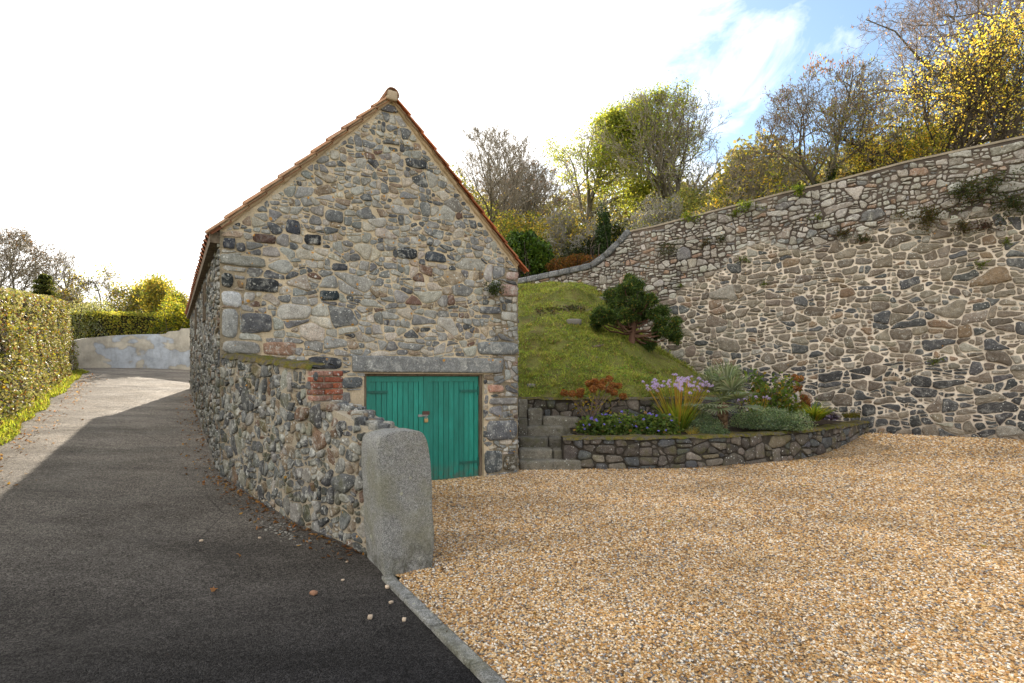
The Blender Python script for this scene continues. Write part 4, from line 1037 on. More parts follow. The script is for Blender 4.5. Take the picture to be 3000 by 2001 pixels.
# soil
S_=np.linspace(.35,pth2.len-.05,60); a=pth2.fn(S_,np.zeros(60),np.full(60,-.2))[:,:2]; S3=np.linspace(.95,pth3.len,60); b=pth3.fn(S3,np.zeros(60),np.full(60,-.02))[:,:2]
tq=np.linspace(0,1,24); Gk2=a[:,None]*(1-tq)[None,:,None]+b[:,None]*tq[None,:,None]; q_=np.c_[Gk2.reshape(-1,2),np.zeros(60*24)]
Zs=.525+.16*tq[None,:]+.03*vnoise(q_,3,4).reshape(60,24)
mb=MB(); mb.add(np.concatenate([Gk2,Zs[...,None]],-1).reshape(-1,3),grid_faces(60,24),(.045,.034,.025),smooth=True); tag(mb.build('flower_bed_soil',M['soil']),kind='structure')

# ------------------------------------------------------------------ painted wall at the top of the lane
pth4=Path([XY(*q_) for q_ in [(136,20.6),(160,21.1),(230,22),(330,22.7),(440,22.6),(540,21.8)]],side=1)
def uof(s):
    x=np.interp(s,pth4.L,pth4.q[:,0]); y=np.interp(s,pth4.L,pth4.q[:,1]); return x/y*F+UC,y
def t4(s):
    u_,y=uof(np.asarray(s,float)); v=np.interp(u_,[130,145,200,260,320,372,380,386,412,416,560],[789,787,776,770,767.5,767,766,761,759,754,752]); return CZ-(v-HV)/F*y
bwl=empty('painted_wall',(*pth4.q[100],2.0),'curved pale blue painted wall with patched beige render across the lane','wall')
mb=MB(); wall_body(mb,pth4.fn,0,pth4.len,lambda s:np.full(np.shape(s),1.4),t4,.35,160,16,(.4,.45,.5)); mb.build('rendered_face',M['blue_render'],bwl)
# ================================================================== trees and shrubs
def norm(a): return a/(np.linalg.norm(a,axis=-1,keepdims=True)+1e-9)
def skeleton(rng, base, H, Rc, kids=(7,6,6,5), tr=.12, stems=1, lean=(0,0), start=.3, ratio=(.62,.55,.5,.5), ang=(.9,.85,.8,.8), wand=.16, up=.10, rmin=.008, cz=.56, spread=.35, squash=1.0, off=(0,0)):
    """levels of branches: list of (Pts (n,m,3), Rad (n,m)); crown kept inside an ellipsoid"""
    base=np.asarray(base,float); cen=base+np.array((off[0],off[1],H*cz)); ell=np.array((Rc,Rc*squash,H*(1-cz)*1.02))
    def inside(p): return (((p-cen)/np.where((p-cen)*np.array((0,0,1))<0,np.array((ell[0],ell[1],H*cz)),ell))**2).sum(-1)
    lv=[]
    n=stems; D=np.tile(np.array((lean[0],lean[1],1.0)),(n,1))
    if n>1:
        th=np.arange(n)/n*2*np.pi+rng.uniform(0,1,n); D[:,0]+=np.cos(th)*spread; D[:,1]+=np.sin(th)*spread
    D=norm(D); Pz=np.tile(base,(n,1))+np.c_[rng.normal(size=(n,2))*.06*(n>1),np.zeros(n)]; L=np.full(n,H*.87)*rng.uniform(.85,1.05,n); Rd=np.full(n,tr)*(1 if n==1 else .6)
    segs=[9,7,6,5,4]
    for lev in range(len(kids)+1):
        m=segs[min(lev,4)]; pts=[Pz]; p=Pz; d=D
        for i in range(m):
            d=norm(d+rng.normal(size=d.shape)*wand*(1+.35*lev)+np.array((0,0,up))); p=p+d*(L/m)[:,None]; pts.append(p)
        Pt=np.stack(pts,1); tp=.18 if lev<len(kids) else .45
        Rr=np.maximum(Rd[:,None]*(1-(1-tp)*np.linspace(0,1,m+1)[None]**.9),rmin)
        lv.append((Pt,Rr))
        if lev==len(kids): break
        k=kids[lev]; n=len(Pt); f0=start if lev==0 else .22
        fr=f0+(1-f0)*((np.arange(k)[None]+rng.uniform(.1,.95,(n,k)))/k)
        x=fr*m; i0=np.minimum(x.astype(int),m-1); w_=(x-i0)[...,None]; ar=np.arange(n)[:,None]
        q=Pt[ar,i0]*(1-w_)+Pt[ar,i0+1]*w_; T=norm(Pt[ar,i0+1]-Pt[ar,i0]); rp=Rr[ar,i0]
        rv=norm(np.cross(T,rng.normal(size=T.shape))); a=ang[lev]*rng.uniform(.65,1.25,(n,k,1)); nd=norm(T*np.cos(a)+rv*np.sin(a))
        ln=L[:,None]*ratio[lev]*(1.12-.55*(fr if lev==0 else fr*.8))*rng.uniform(.6,1.2,(n,k))
        q=q.reshape(-1,3); nd=nd.reshape(-1,3); ln=ln.ravel(); rp=rp.ravel()
        ok=inside(q)<1.08; q,nd,ln,rp=q[ok],nd[ok],ln[ok],rp[ok]
        for _ in range(4):
            e=q+nd*ln[:,None]; out=inside(e)>rng.uniform(.75,1.15,len(e)); ln=np.where(out,ln*.72,ln)
        Pz,D,L,Rd=q,nd,ln,np.maximum(rp*.62,rmin)
    return lv
def tree(name,label,base,H,Rc,seed,leaf=None,group=None,cat='tree',split=2,bark='bark_grey',twigcol=(.30,.26,.20),parent_only=False,leafmat='leaf',ivy=None,pods=None,**kw):
    rng=np.random.default_rng(seed); lv=skeleton(rng,base,H,Rc,**kw)
    root=empty(name,base,label,cat,group)
    mb=MB()
    for Pt,Rr in lv[:split]:
        V,Fc=tubes(Pt,Rr,6); mb.add(V,Fc,(.1,.1,.1),0,True)
    mb.build('trunk',M[bark],root)
    mb=MB()
    for Pt,Rr in lv[split:]:
        V,Fc=tubes(Pt,Rr,3); mb.add(V,Fc,twigcol,0,True)
    tips=lv[-1][0]; nT=len(tips)
    def scatter(n,size,pal,sig,asp=.55,keep=None,D=None,clump=None,up=0):
        i=rng.integers(0,nT,n)
        if clump is not None:                     # leave gaps: some boughs hold few leaves
            pr=np.clip(vnoise(tips[:,-1],clump,seed,2)*2.2+.55,.03,1.2); pr/=pr.sum(); i=rng.choice(nT,n,p=pr)
        j=rng.integers(1,tips.shape[1],n); c=tips[i,j]+rng.normal(size=(n,3))*sig
        if keep is not None: c=c[rng.random(n)<keep(c)]
        dd=None if D is None else np.tile(np.array(D,float),(len(c),1))
        V,Fc=leaf_quads(rng,c,size,asp,up,D=dd); col=pick(rng,pal,len(c)); mb.add(V,Fc,np.repeat(col,4,0),1)
    if leaf:
        for lf in (leaf if isinstance(leaf,list) else [leaf]): scatter(**lf)
    if pods: scatter(**pods)
    mb.build('crown',[M['bark_dark'] if bark!='bark_grey' else M['paint'],M[leafmat]],root)
    if ivy:
        Pt,Rr=lv[0]; n=ivy[0]; m=Pt.shape[1]; x=rng.uniform(0,(m-1)*ivy[1],n); i0=x.astype(int); w_=(x-i0)[:,None]; k_=rng.integers(0,len(Pt),n)
        c=Pt[k_,i0]*(1-w_)+Pt[k_,np.minimum(i0+1,m-1)]*w_+norm(rng.normal(size=(n,3)))*(Rr[k_,i0][:,None]+.04+.06*rng.random((n,1)))
        V,Fc=leaf_quads(rng,c,.075,.8); m2=MB(); m2.add(V,Fc,np.repeat(pick(rng,[(.03,.06,.015,1),(.06,.1,.02,.7),(.12,.15,.03,.3)],n),4,0)); m2.build('ivy',M['leaf_gloss'],root)
    return root
def gz(x,y): return float(ground_z(np.array([x]),np.array([y]))[0])
def at(u,d): 
    x,y=XY(u,d); return np.array((x,y,gz(x,y)-.05))
def top(v,d,b): return CZ-(v-HV)/F*d-b[2]
def wid(px,d): return px/F*d*.5
GRN=[(.17,.21,.05,.45),(.25,.28,.06,.35),(.36,.35,.07,.2)]
OLIVE=[(.15,.17,.06,.5),(.23,.23,.08,.3),(.30,.26,.08,.2)]
YEL=[(.72,.56,.13,.38),(.78,.55,.10,.2),(.58,.52,.12,.27),(.34,.37,.09,.15)]
BRN=[(.20,.10,.06,.6),(.28,.14,.07,.4)]
GOLD=[(.50,.36,.10,.5),(.42,.34,.09,.5)]
# behind the building and the retaining wall
b=at(1128,26); tree('bare_tree','leafless grey tree rising behind the right slope of the orange tiled roof',b,top(300,26,b),wid(430,26),1,kids=(13,8,6,4),tr=.2,ratio=(.8,.6,.5,.5),ang=(.75,.7,.7,.75),up=.13,wand=.12,stems=2,spread=.3,start=.18,leaf=dict(n=1500,size=.11,pal=GOLD,sig=.15,keep=lambda c:(c[:,2]<9.5)*.6))
b=at(1215,28); tree('bare_tree','broad bare tree with brown pods between the bare grey tree and the green trees',b,top(385,28,b),wid(460,28),2,kids=(13,8,6,4),tr=.2,ratio=(.85,.6,.5,.5),ang=(.85,.75,.75,.75),up=.1,wand=.12,stems=3,spread=.5,start=.12,leaf=dict(n=2600,size=.11,pal=OLIVE+GOLD,sig=.2,keep=lambda c:(c[:,2]<10)*.7),pods=dict(n=900,size=.1,pal=BRN,sig=.06))
b=at(1345,31); tree('green_tree','smaller yellow-green leafy tree on the left of the tall half bare green tree',b,top(285,31,b),wid(330,31),4,kids=(12,9,6,4),tr=.25,ratio=(.85,.62,.5,.5),ang=(.85,.8,.8,.8),cz=.58,start=.2,leaf=dict(n=20000,size=.115,pal=GRN,sig=.22,clump=.6))
b=at(1515,30); tree('green_tree','tall rounded green tree whose right half is bare fine twigs',b,top(228,30,b),wid(520,30),3,kids=(14,9,6,4),tr=.34,ratio=(.9,.62,.5,.5),stems=3,spread=.45,ang=(.85,.75,.75,.75),wand=.12,cz=.52,start=.16,rmin=.010,leaf=dict(n=30000,size=.115,pal=GRN,sig=.22,clump=.7,keep=lambda c:np.clip(1.0-sstep(1520,1640,c[:,0]/c[:,1]*F+UC)*.93,0,1)))
b=at(1700,27); tree('shrubby_tree','dark olive shrubby tree left of the ivy clad ash',b,top(395,27,b),wid(200,27),6,kids=(8,8,7,4),tr=.12,stems=3,start=.1,cz=.5,leaf=[dict(n=9000,size=.11,pal=OLIVE,sig=.2,clump=.6),dict(n=900,size=.12,pal=YEL,sig=.2)])
b=at(1885,19.5); tree('ash_tree','ash tree with ivy clad trunk and hanging brown seed bunches above the wall',b,top(165,19.5,b),wid(430,19.5),7,kids=(13,9,6,4),tr=.17,lean=(.06,0),stems=2,spread=.2,start=.26,ratio=(.9,.62,.55,.5),ang=(.9,.75,.8,.8),up=.10,wand=.17,rmin=.006,ivy=(2600,.42),leaf=dict(n=7000,size=.10,pal=[(.25,.25,.04,.5),(.36,.30,.04,.3),(.13,.15,.03,.2)],sig=.16,keep=lambda c:np.clip((10.6-c[:,2])/3,0.05,1),D=(0,0,-1),asp=.35),pods=dict(n=2000,size=.10,pal=BRN,sig=.07,asp=.3,D=(0,0,-1),clump=.9))
b=at(1735,20); tree('birch_tree','thin twiggy sapling with a few yellow leaves left of the ash tree',b,top(330,20,b),wid(170,20),8,kids=(11,8,7,4),tr=.08,ratio=(.85,.6,.5,.5),stems=4,spread=.4,start=.15,rmin=.006,leaf=dict(n=2600,size=.10,pal=YEL+OLIVE,sig=.15))
b=at(2225,17.5); tree('yellow_tree','golden yellow leaved tree leaning over the high wall at the right',b,top(62,17.5,b),wid(640,17.5),9,kids=(13,9,6,4),tr=.2,ratio=(.9,.62,.5,.5),stems=4,spread=.8,start=.12,ang=(.9,.85,.8,.8),cz=.45,rmin=.006,bark='bark_dark',leaf=[dict(n=13500,size=.072,pal=YEL,sig=.3,clump=.8),dict(n=3500,size=.08,pal=GRN,sig=.2,keep=lambda c:(c[:,2]<8.8)*.9)])
b=at(2075,18.5); tree('yellow_shrub','low yellow-green shrub on the wall top between ash and golden tree',b,top(290,18.5,b),wid(200,18.5),10,cat='shrub',kids=(8,8,7,4),tr=.08,stems=4,spread=.6,start=.1,rmin=.006,leaf=[dict(n=8500,size=.08,pal=YEL+GRN,sig=.16,clump=.7)])
b=at(2400,22); tree('bare_tree','bare tree reaching in from the right edge above the golden leaves',b,top(-230,22,b),wid(860,22),12,kids=(15,9,6,4),tr=.3,ratio=(.95,.62,.52,.5),stems=3,spread=.6,start=.2,ang=(1.0,.75,.75,.75),up=.05,wand=.18,rmin=.007,cz=.62,twigcol=(.24,.18,.14),pods=dict(n=1800,size=.1,pal=BRN,sig=.06,asp=.4,D=(0,0,-1)))
# twiggy orchard-like shrubs along the wall top
for i,(u,v,d,wpx,lab,nm) in enumerate([(1390,430,23,260,'grey lichened twiggy shrub below the green tree','twiggy_shrub'),(1530,440,21.5,240,'twiggy shrub with sparse gold leaves just above the wall bend','twiggy_shrub'),(1300,480,22,200,'straggling twiggy shrub with ochre leaves between roof edge and ivy stump','twiggy_shrub'),(1650,455,22,190,'yellow flecked twiggy bush on the rising wall top','twiggy_shrub')]):
    b=at(u,d); tree(nm,lab,b,top(v,d,b),wid(wpx,d),20+i,cat='shrub',kids=(11,8,6,4),ratio=(.8,.6,.55,.5),tr=.06,stems=5,spread=.7,start=.12,wand=.26,ang=(.9,.95,.95,.9),up=.03,rmin=.007,twigcol=(.32,.30,.25),leaf=[dict(n=2600,size=.085,pal=OLIVE,sig=.25),dict(n=1500,size=.085,pal=GOLD+YEL,sig=.2,clump=.6)])
def bush(name,label,u,d,v,wpx,seed,pal,n=9000,size=.09,mat='leaf',depth=None,zb=None,group=None,flat=.55,core=(.03,.035,.012),lumps=9,shell=.25,twig=True):
    """dense foliage mass: leaves in the outer shell of several lobes, with stems inside"""
    rng=np.random.default_rng(seed); x,y=XY(u,d); z0=gz(x,y)-.05 if zb is None else zb; H=CZ-(v-HV)/F*d-z0; Rw=wid(wpx,d); Dp=Rw*.8 if depth is None else depth
    root=empty(name,(x,y,z0),label,'bush',group)
    C=np.c_[x+rng.uniform(-.62,.62,lumps)*Rw,y+rng.uniform(-.6,.6,lumps)*Dp,z0+H*rng.uniform(.22,.68,lumps)]; rad=np.c_[rng.uniform(.32,.55,lumps)*Rw,rng.uniform(.35,.6,lumps)*Dp,rng.uniform(.28,.42,lumps)*H]
    C[0]=(x,y,z0+H*.55); rad[0]=(Rw*.6,Dp*.6,H*.46)
    k=rng.choice(lumps,n,p=rad.prod(1)/rad.prod(1).sum()); dv=norm(rng.normal(size=(n,3))); rr=1-shell*np.abs(rng.normal(size=(n,1)))
    p=C[k]+dv*rad[k]*rr*(1+.16*vnoise(C[k]+dv*rad[k],2.2/max(.5,Rw),seed))[:,None]; p=p[p[:,2]>z0-.1]
    V,Fc=leaf_quads(rng,p,size,.6); mb=MB(); mb.add(V,Fc,np.repeat(pick(rng,pal,len(p)),4,0)); mb.build('foliage',M[mat],root)
    ns=26; th=rng.uniform(0,6.28,ns); q0=np.c_[x+rng.normal(size=ns)*Rw*.15,y+rng.normal(size=ns)*Dp*.15,np.full(ns,z0)]; q1=C[rng.integers(0,lumps,ns)]+rng.normal(size=(ns,3))*rad[0]*.4
    tt=np.linspace(0,1,6)[None,:,None]; Pt=q0[:,None]*(1-tt)+q1[:,None]*tt+np.sin(tt*np.pi)*rng.normal(size=(ns,1,3))*.12*H
    V,Fc=tubes(Pt,np.broadcast_to(np.linspace(.03,.008,6),(ns,6)),4); mb=MB(); mb.add(V,Fc,smooth=True); mb.build('stems',M['bark_dark'],root)
    return root
bush('evergreen_bush','bright green leafy evergreen bush just past the right end of the tiled roof',1212,20.5,528,112,31,[(.06,.12,.012,.5),(.11,.18,.015,.35),(.03,.06,.012,.25)],9000,.13,'leaf_gloss')
bush('yellow_bush','yellowing bush above the evergreen beside the roof slope',1175,23,480,160,32,GOLD+GRN+OLIVE,6000,.1)
bush('dark_bush','dark tangled holly-like bush above the swept wall coping',1345,22,545,150,33,[(.03,.045,.014,.6),(.06,.07,.02,.4)],8000,.09,'leaf_gloss')
bush('ivy_stump','upright stump smothered in dark ivy behind the swept coping',1382,20.3,468,52,34,[(.03,.06,.015,.7),(.06,.1,.02,.3)],4200,.085,'leaf_gloss',flat=.3)
bush('bracken_patch','rusty brown bracken under the dark bush behind the low wall',1330,20.4,585,150,35,[(.20,.09,.03,.5),(.13,.07,.025,.3),(.07,.07,.02,.2)],4500,.09)
bush('dark_bush','dark green bush on the wall top right of the gold flecked shrub',1720,21.5,440,130,36,[(.035,.05,.016,.6),(.08,.085,.02,.4)],6000,.085)
bush('dark_bush','olive bush behind the wall at the foot of the tall green tree',1585,25,432,170,37,OLIVE,8000,.1)
bush('dark_bush','olive green bush behind the twiggy shrubs left of the tall green tree',1280,25,500,190,38,OLIVE+GOLD,8000,.1)
bush('dark_bush','shadowy evergreen bush right behind the swept bend of the wall coping',1435,22.5,505,120,39,[(.03,.045,.014,.6),(.06,.07,.02,.4)],6000,.09)
bush('added_shade_tree','dense olive-gold tree added to shade the gravel, mostly hidden behind the right roof slope',1000,26,372,330,40,OLIVE,26000,.13,lumps=12)  # tree added behind the roof to block sun from the gravel yard
# wood on the hill further back, one mass
def wood():
    rng=np.random.default_rng(90); mb=MB()
    for i in range(60):
        x=rng.uniform(-6,60); y=rng.uniform(36,50)-max(0,x-10)*.35; z0=gz(x,y); H=rng.uniform(3.5,6.0); r_=rng.uniform(2,3.4); n=1500
        p=np.array((x,y,z0+H*.5))+norm(rng.normal(size=(n,3)))*np.array((r_,r_,H*.5))*(1-.3*np.abs(rng.normal(size=(n,1))))
        V,Fc=leaf_quads(rng,p,.3,.7); mb.add(V,Fc,np.repeat(pick(rng,[(.15,.145,.08,.6),(.22,.19,.10,.4)],n),4,0))
    return mb.build('hill_wood',M['leaf'])
tag(wood(),'far wood of olive and gold trees covering the hill','wood',kind='stuff')
# ---- left, beyond the painted wall
b=at(40,27); tree('bare_tree','bare tree hung with dark seed bunches at the left edge above the hedge',b,top(512,27,b),wid(300,27),50,kids=(13,9,6,4),ratio=(.85,.62,.5,.5),wand=.13,tr=.2,stems=2,spread=.3,start=.3,up=.1,ang=(.8,.75,.75,.8),rmin=.009,pods=dict(n=1300,size=.10,pal=[(.09,.055,.035,1)],sig=.08,clump=.6))
b=at(115,28); tree('bare_tree','slimmer bare tree with dark seed bunches right of the left edge tree',b,top(520,28,b),wid(150,28),51,kids=(11,8,6,4),ratio=(.8,.62,.5,.5),tr=.16,stems=1,start=.35,up=.09,rmin=.009,pods=dict(n=700,size=.10,pal=[(.09,.055,.035,1)],sig=.08,clump=.5))
AUT=[(.19,.19,.065,.4),(.27,.24,.08,.3),(.34,.25,.08,.15),(.13,.15,.05,.25)]
for i,(u,v,d,wpx,n,lab,pal) in enumerate([(255,607,31,190,9000,'rounded olive-gold tree in the middle of the row beyond the painted wall',AUT),(350,628,30,150,8000,'smaller olive-gold tree between the rounded one and the roof eave',AUT),(415,622,27,130,7000,'yellow flecked tree right beside the tiled eave',[(.26,.23,.06,.4),(.15,.17,.05,.4),(.38,.30,.06,.2)]),(170,632,33,130,6000,'brownish tree behind the small cedar beyond the painted wall',[(.14,.10,.04,.6),(.09,.085,.03,.4)])]):
    b=at(u,d); tree('bushy_tree',lab,b,top(v,d,b),wid(wpx*1.15,d),55+i,kids=(9,8,7,4),tr=.16,stems=2,spread=.4,start=.15,cz=.5,rmin=.009,leaf=dict(n=int(n*1.6),size=.13,pal=pal,sig=.22,clump=.5))
bush('rounded_shrub','silvery grey-green dome shaped shrub above the left end of the painted wall',188,24.5,684,165,61,[(.20,.215,.14,.5),(.30,.31,.21,.3),(.12,.13,.07,.2)],15000,.08,lumps=14)
bush('yellow_bush','yellow leaved bush peeping over the right end of the painted wall',395,24.6,668,120,62,[(.30,.27,.03,.4),(.12,.15,.03,.4),(.05,.07,.02,.2)],7000,.1)
# trimmed hedge behind the painted wall
def hedge(name,label,pa,pb,thick,h,seed,n,pal,size,mat,zf,lumpy=.12):
    """clipped hedge between two plan points: leaf shell over a twiggy core"""
    rng=np.random.default_rng(seed); pa=np.asarray(pa,float); pb=np.asarray(pb,float); L=np.linalg.norm(pb-pa); dv=(pb-pa)/L; nv=np.array((dv[1],-dv[0]))
    root=empty(name,(*((pa+pb)/2),float(zf(*((pa+pb)/2)))),label,'hedge')
    s=rng.uniform(0,L,n); th=rng.uniform(0,1,n); per=np.array([h,thick,h]); cum=np.r_[0,np.cumsum(per)]/per.sum()
    w_=np.where(th<cum[1],0,np.where(th<cum[2],1,2)); f=(th-cum[w_])/(cum[w_+1]-cum[w_])
    off=np.where(w_==0,0,np.where(w_==1,-thick*f,-thick)); z=np.where(w_==0,h*f,np.where(w_==1,h,h*f))
    lump=lumpy*vnoise(np.c_[s,z,off],.9,seed,3)+lumpy*.5*vnoise(np.c_[s,z,off],3,seed+1,2); inw=np.abs(rng.normal(size=n))*.07
    bulge=.22*np.clip(1-z/h*1.4,0,1)
    off=off+np.where(w_==0,lump-inw+bulge,np.where(w_==2,-lump+inw,0)); z=z+np.where(w_==1,lump-inw,0)-.10*sstep(.8,1,np.abs(off+thick/2)/thick*2)*(z>h*.85)
    s=s+np.where(s>L-.3,-np.abs(rng.normal(size=n))*.1,0)
    gapm=vnoise(np.c_[s,z,off],2.6,seed+9,3); kp=rng.random(n)<np.clip(1.05+gapm*2.2,.12,1); s,off,z=s[kp],off[kp],z[kp]; n_=len(s); tone=np.clip(1+.55*vnoise(np.c_[s,z,off],1.1,seed+4,3),.5,1.6)
    xy=pa+np.outer(s,dv)+np.outer(off,nv); zz=zf(xy[:,0],xy[:,1])+z
    V,Fc=leaf_quads(rng,np.c_[xy,zz],size,.65); mb=MB(); mb.add(V,Fc,np.repeat(pick(rng,pal,n_)*tone[:,None],4,0))
    # end caps
    m=int(n*thick/(2*h+thick)*h/L*1.6)+50
    for e in (0,L):
        xy=pa+dv*e+np.outer(-rng.uniform(0,thick,m),nv)+np.outer(rng.normal(size=m)*.06,dv); zz=zf(xy[:,0],xy[:,1])+rng.uniform(0,h,m); V,Fc=leaf_quads(rng,np.c_[xy,zz],size,.65); mb.add(V,Fc,np.repeat(pick(rng,pal,m),4,0))
    mb.build('foliage',M[mat],root)
    mb=MB(); ns=40; ss=np.linspace(.15,L-.15,ns); V=[]
    for o_,zf_ in ((-.16,-.3),(-.16,h-.18),(-thick+.16,h-.18),(-thick+.16,-.3)):
        xy=pa+np.outer(ss,dv)+o_*nv; V.append(np.c_[xy,zf(xy[:,0],xy[:,1])+zf_])
    V=np.stack(V,1).reshape(-1,3); mb.add(V,grid_faces(ns,4),(.03,.028,.014)); mb.add(V[[0,1,2,3]],np.array([[0,1,2,3]]),(.03,.028,.014)); mb.add(V[-4:],np.array([[0,1,2,3]]),(.03,.028,.014))
    mb.build('branches',M['soil'],root)
    return root
zl=lambda x,y:zroad(x,y)
hedge('clipped_hedge','long clipped olive hedge standing behind the painted wall',XY(130,23.6),XY(470,25.2),1.2,2.55,71,16000,[(.27,.28,.07,.4),(.42,.38,.08,.35),(.17,.19,.05,.25)],.09,'leaf',lambda x,y:np.full(np.shape(x),2.05)+0*x)
LH=[(.27,.27,.15,.30),(.40,.38,.25,.22),(.14,.165,.05,.17),(.30,.31,.05,.15),(.22,.11,.06,.11),(.12,.06,.04,.05),(.5,.38,.04,.02)]
hedge('roadside_hedge','tall clipped mixed hedge with bronze and yellow leaves along the left of the lane',(-6.2,5.4),(-15.45,19.4),1.3,2.45,72,72000,LH,.06,'leaf_gloss',zl,.16)
def pushz(x,y): return float(zroad(x,y))
# small dark conifer at the end of the hedge, cedar behind
def cedar(name,label,u,d,v,wpx,seed,pal,tiers=17):
    rng=np.random.default_rng(seed); b=at(u,d); H=top(v,d,b); Rw=wid(wpx,d); root=empty(name,b,label,'tree')
    mb=MB(); V,Fc=tubes(np.stack([b+np.array((0,0,H*q)) for q in np.linspace(0,1,6)])[None],np.linspace(.11,.02,6)[None],6); mb.add(V,Fc,smooth=True); mb.build('trunk',M['bark_dark'],root)
    mb=MB()
    for i in range(tiers):
        z=H*(.15+.82*i/(tiers-1)); r_=Rw*(1-.8*(i/(tiers-1))**1.2)
        for k in range(13):
            th=rng.uniform(0,6.28); ln=r_*rng.uniform(.5,1.15); n=150; f=rng.uniform(.1,1,n)
            c=b+np.array((0,0,z))+np.outer(f*ln,(math.cos(th),math.sin(th),.02))+np.c_[rng.normal(size=(n,2))*.16*ln*f[:,None]*1.1,-.22*ln*f**2+rng.normal(size=n)*.035]
            V,Fc=leaf_quads(rng,c,.12,.3); mb.add(V,Fc,np.repeat(pick(rng,pal,n),4,0))
    mb.build('crown',M['leaf'],root)
cedar('cedar_tree','small drooping cedar with tiered fronds behind the roadside hedge',102,24,628,130,81,[(.06,.075,.025,.5),(.10,.105,.03,.3),(.035,.045,.018,.2)])
bush('conifer_hedge_end','dark green conifer clump closing the far end of the roadside hedge',133,20.1,722,20,82,[(.03,.075,.012,.6),(.05,.11,.015,.4)],3500,.06,zb=1.9,depth=.35)
# far tree line left and right of the lane, so the horizon closes from other positions
def treeline():
    rng=np.random.default_rng(91); mb=MB()
    for i in range(44):
        x=rng.uniform(-62,-6); y=rng.uniform(40,54); z0=gz(x,y); H=rng.uniform(2.6,4.8); r_=rng.uniform(2,3.6); n=1100
        p=np.array((x,y,z0+H*.45))+norm(rng.normal(size=(n,3)))*np.array((r_,r_,H*.5))*(1-.3*np.abs(rng.normal(size=(n,1))))
        V,Fc=leaf_quads(rng,p,.3,.7); mb.add(V,Fc,np.repeat(pick(rng,OLIVE,n),4,0))
    return mb.build('distant_treeline',M['leaf'])
tag(treeline(),'distant olive tree line beyond the lane','tree line',kind='stuff')
# ================================================================== garden plants and small things
def root_at(name,label,cat,u,v,d,group=None,z=None):
    p=P(u,v,d); 
    if z is not None: p[2]=z
    return empty(name,p,label,cat,group),p
def soil_z(d): return float(np.clip(.53+(d-10.2)*.10,.52,.72))
def mound(name,label,u,d,wpx,h,seed,pal,n,size,mat='leaf',depth=.4,asp=.7,cat='plant',up=0):
    rng=np.random.default_rng(seed); x,y=XY(u,d); z0=soil_z(d)-.02; Rw=wid(wpx,d)
    root=empty(name,(x,y,z0),label,cat); k=14; C=np.c_[rng.uniform(-.78,.78,k)*Rw,rng.uniform(-.7,.7,k)*depth,np.zeros(k)]; rad=np.c_[rng.uniform(.22,.42,k)*Rw,rng.uniform(.3,.55,k)*depth,rng.uniform(.5,1.0,k)*h]; C[0]=0; rad[0]=(Rw*.65,depth*.8,h)
    i=rng.integers(0,k,n); dv=norm(rng.normal(size=(n,3))); dv[:,2]=np.abs(dv[:,2]); p=C[i]+dv*rad[i]*(1-.18*np.abs(rng.normal(size=(n,1))))*(1+.22*vnoise(C[i]+dv*rad[i],9,seed,2))[:,None]+np.array((x,y,z0)); q_=rng.random(n)<.25; p[q_]+=dv[q_]*np.abs(rng.normal(size=(q_.sum(),1)))*.05
    V,Fc=leaf_quads(rng,p,size,asp,up); mb=MB(); mb.add(V,Fc,np.repeat(pick(rng,pal,n),4,0)); mb.build('foliage',M[mat],root)
    return root,C+np.array((x,y,z0)),rad,rng
def flower_mesh(rad,col,cen,petals=5):
    mb=MB()
    for i in range(petals):
        a=i/petals*2*np.pi; c,s=math.cos(a),math.sin(a); t_=np.array((-s,c,0)); r_=np.array((c,s,.25))
        V=np.array([r_*rad*.12,r_*rad*.65+t_*rad*.42,r_*rad*1.0+np.array((0,0,-.02)),r_*rad*.65-t_*rad*.42]); mb.add(V,np.array([[0,1,2,3]]),col)
    V,Fc=rock((0,0,rad*.1),(rad*.14,)*3,1,None,3,.9,0); mb.add(V,Fc,cen); return mb
def part_copies(proto,spots,rng,tilt=.5,scale=(.85,1.2),face=None):
    first=True; base=np.array(proto.parent.location)
    for p in spots:
        o=proto if first else proto.copy()
        if not first: COL.objects.link(o); o.parent=proto.parent
        first=False; o.location=[float(c) for c in p-base]; o.rotation_euler=(R(35)+rng.normal()*tilt*.6,rng.normal()*tilt*.6,rng.uniform(-.6,.6)); s=rng.uniform(*scale); o.scale=(s,s,s)
# cranesbill geranium
root,C,rad,rng=mound('geranium','spreading green geranium dotted with violet-blue flowers at the front left of the bed',1432,10.75,226,.40,101,[(.09,.14,.04,.5),(.15,.21,.06,.35),(.22,.25,.10,.1),(.3,.2,.07,.05)],9500,.062,depth=.45,asp=.85,up=1.2)
fm=flower_mesh(.027,(.27,.22,.80),(.5,.48,.6)).build('flower',M['petal'],root,origin=(0,0,0)); 
sp=[]
for i in range(88):
    k=rng.integers(0,14); a=rng.uniform(-np.pi,.25*np.pi) if rng.random()<.8 else rng.uniform(0,6.28); e=rng.uniform(.15,1.5); dv=np.array((math.cos(a)*math.cos(e),math.sin(a)*math.cos(e),math.sin(e))); sp.append(C[k]+dv*rad[k]*1.08)
part_copies(fm,sp,rng)
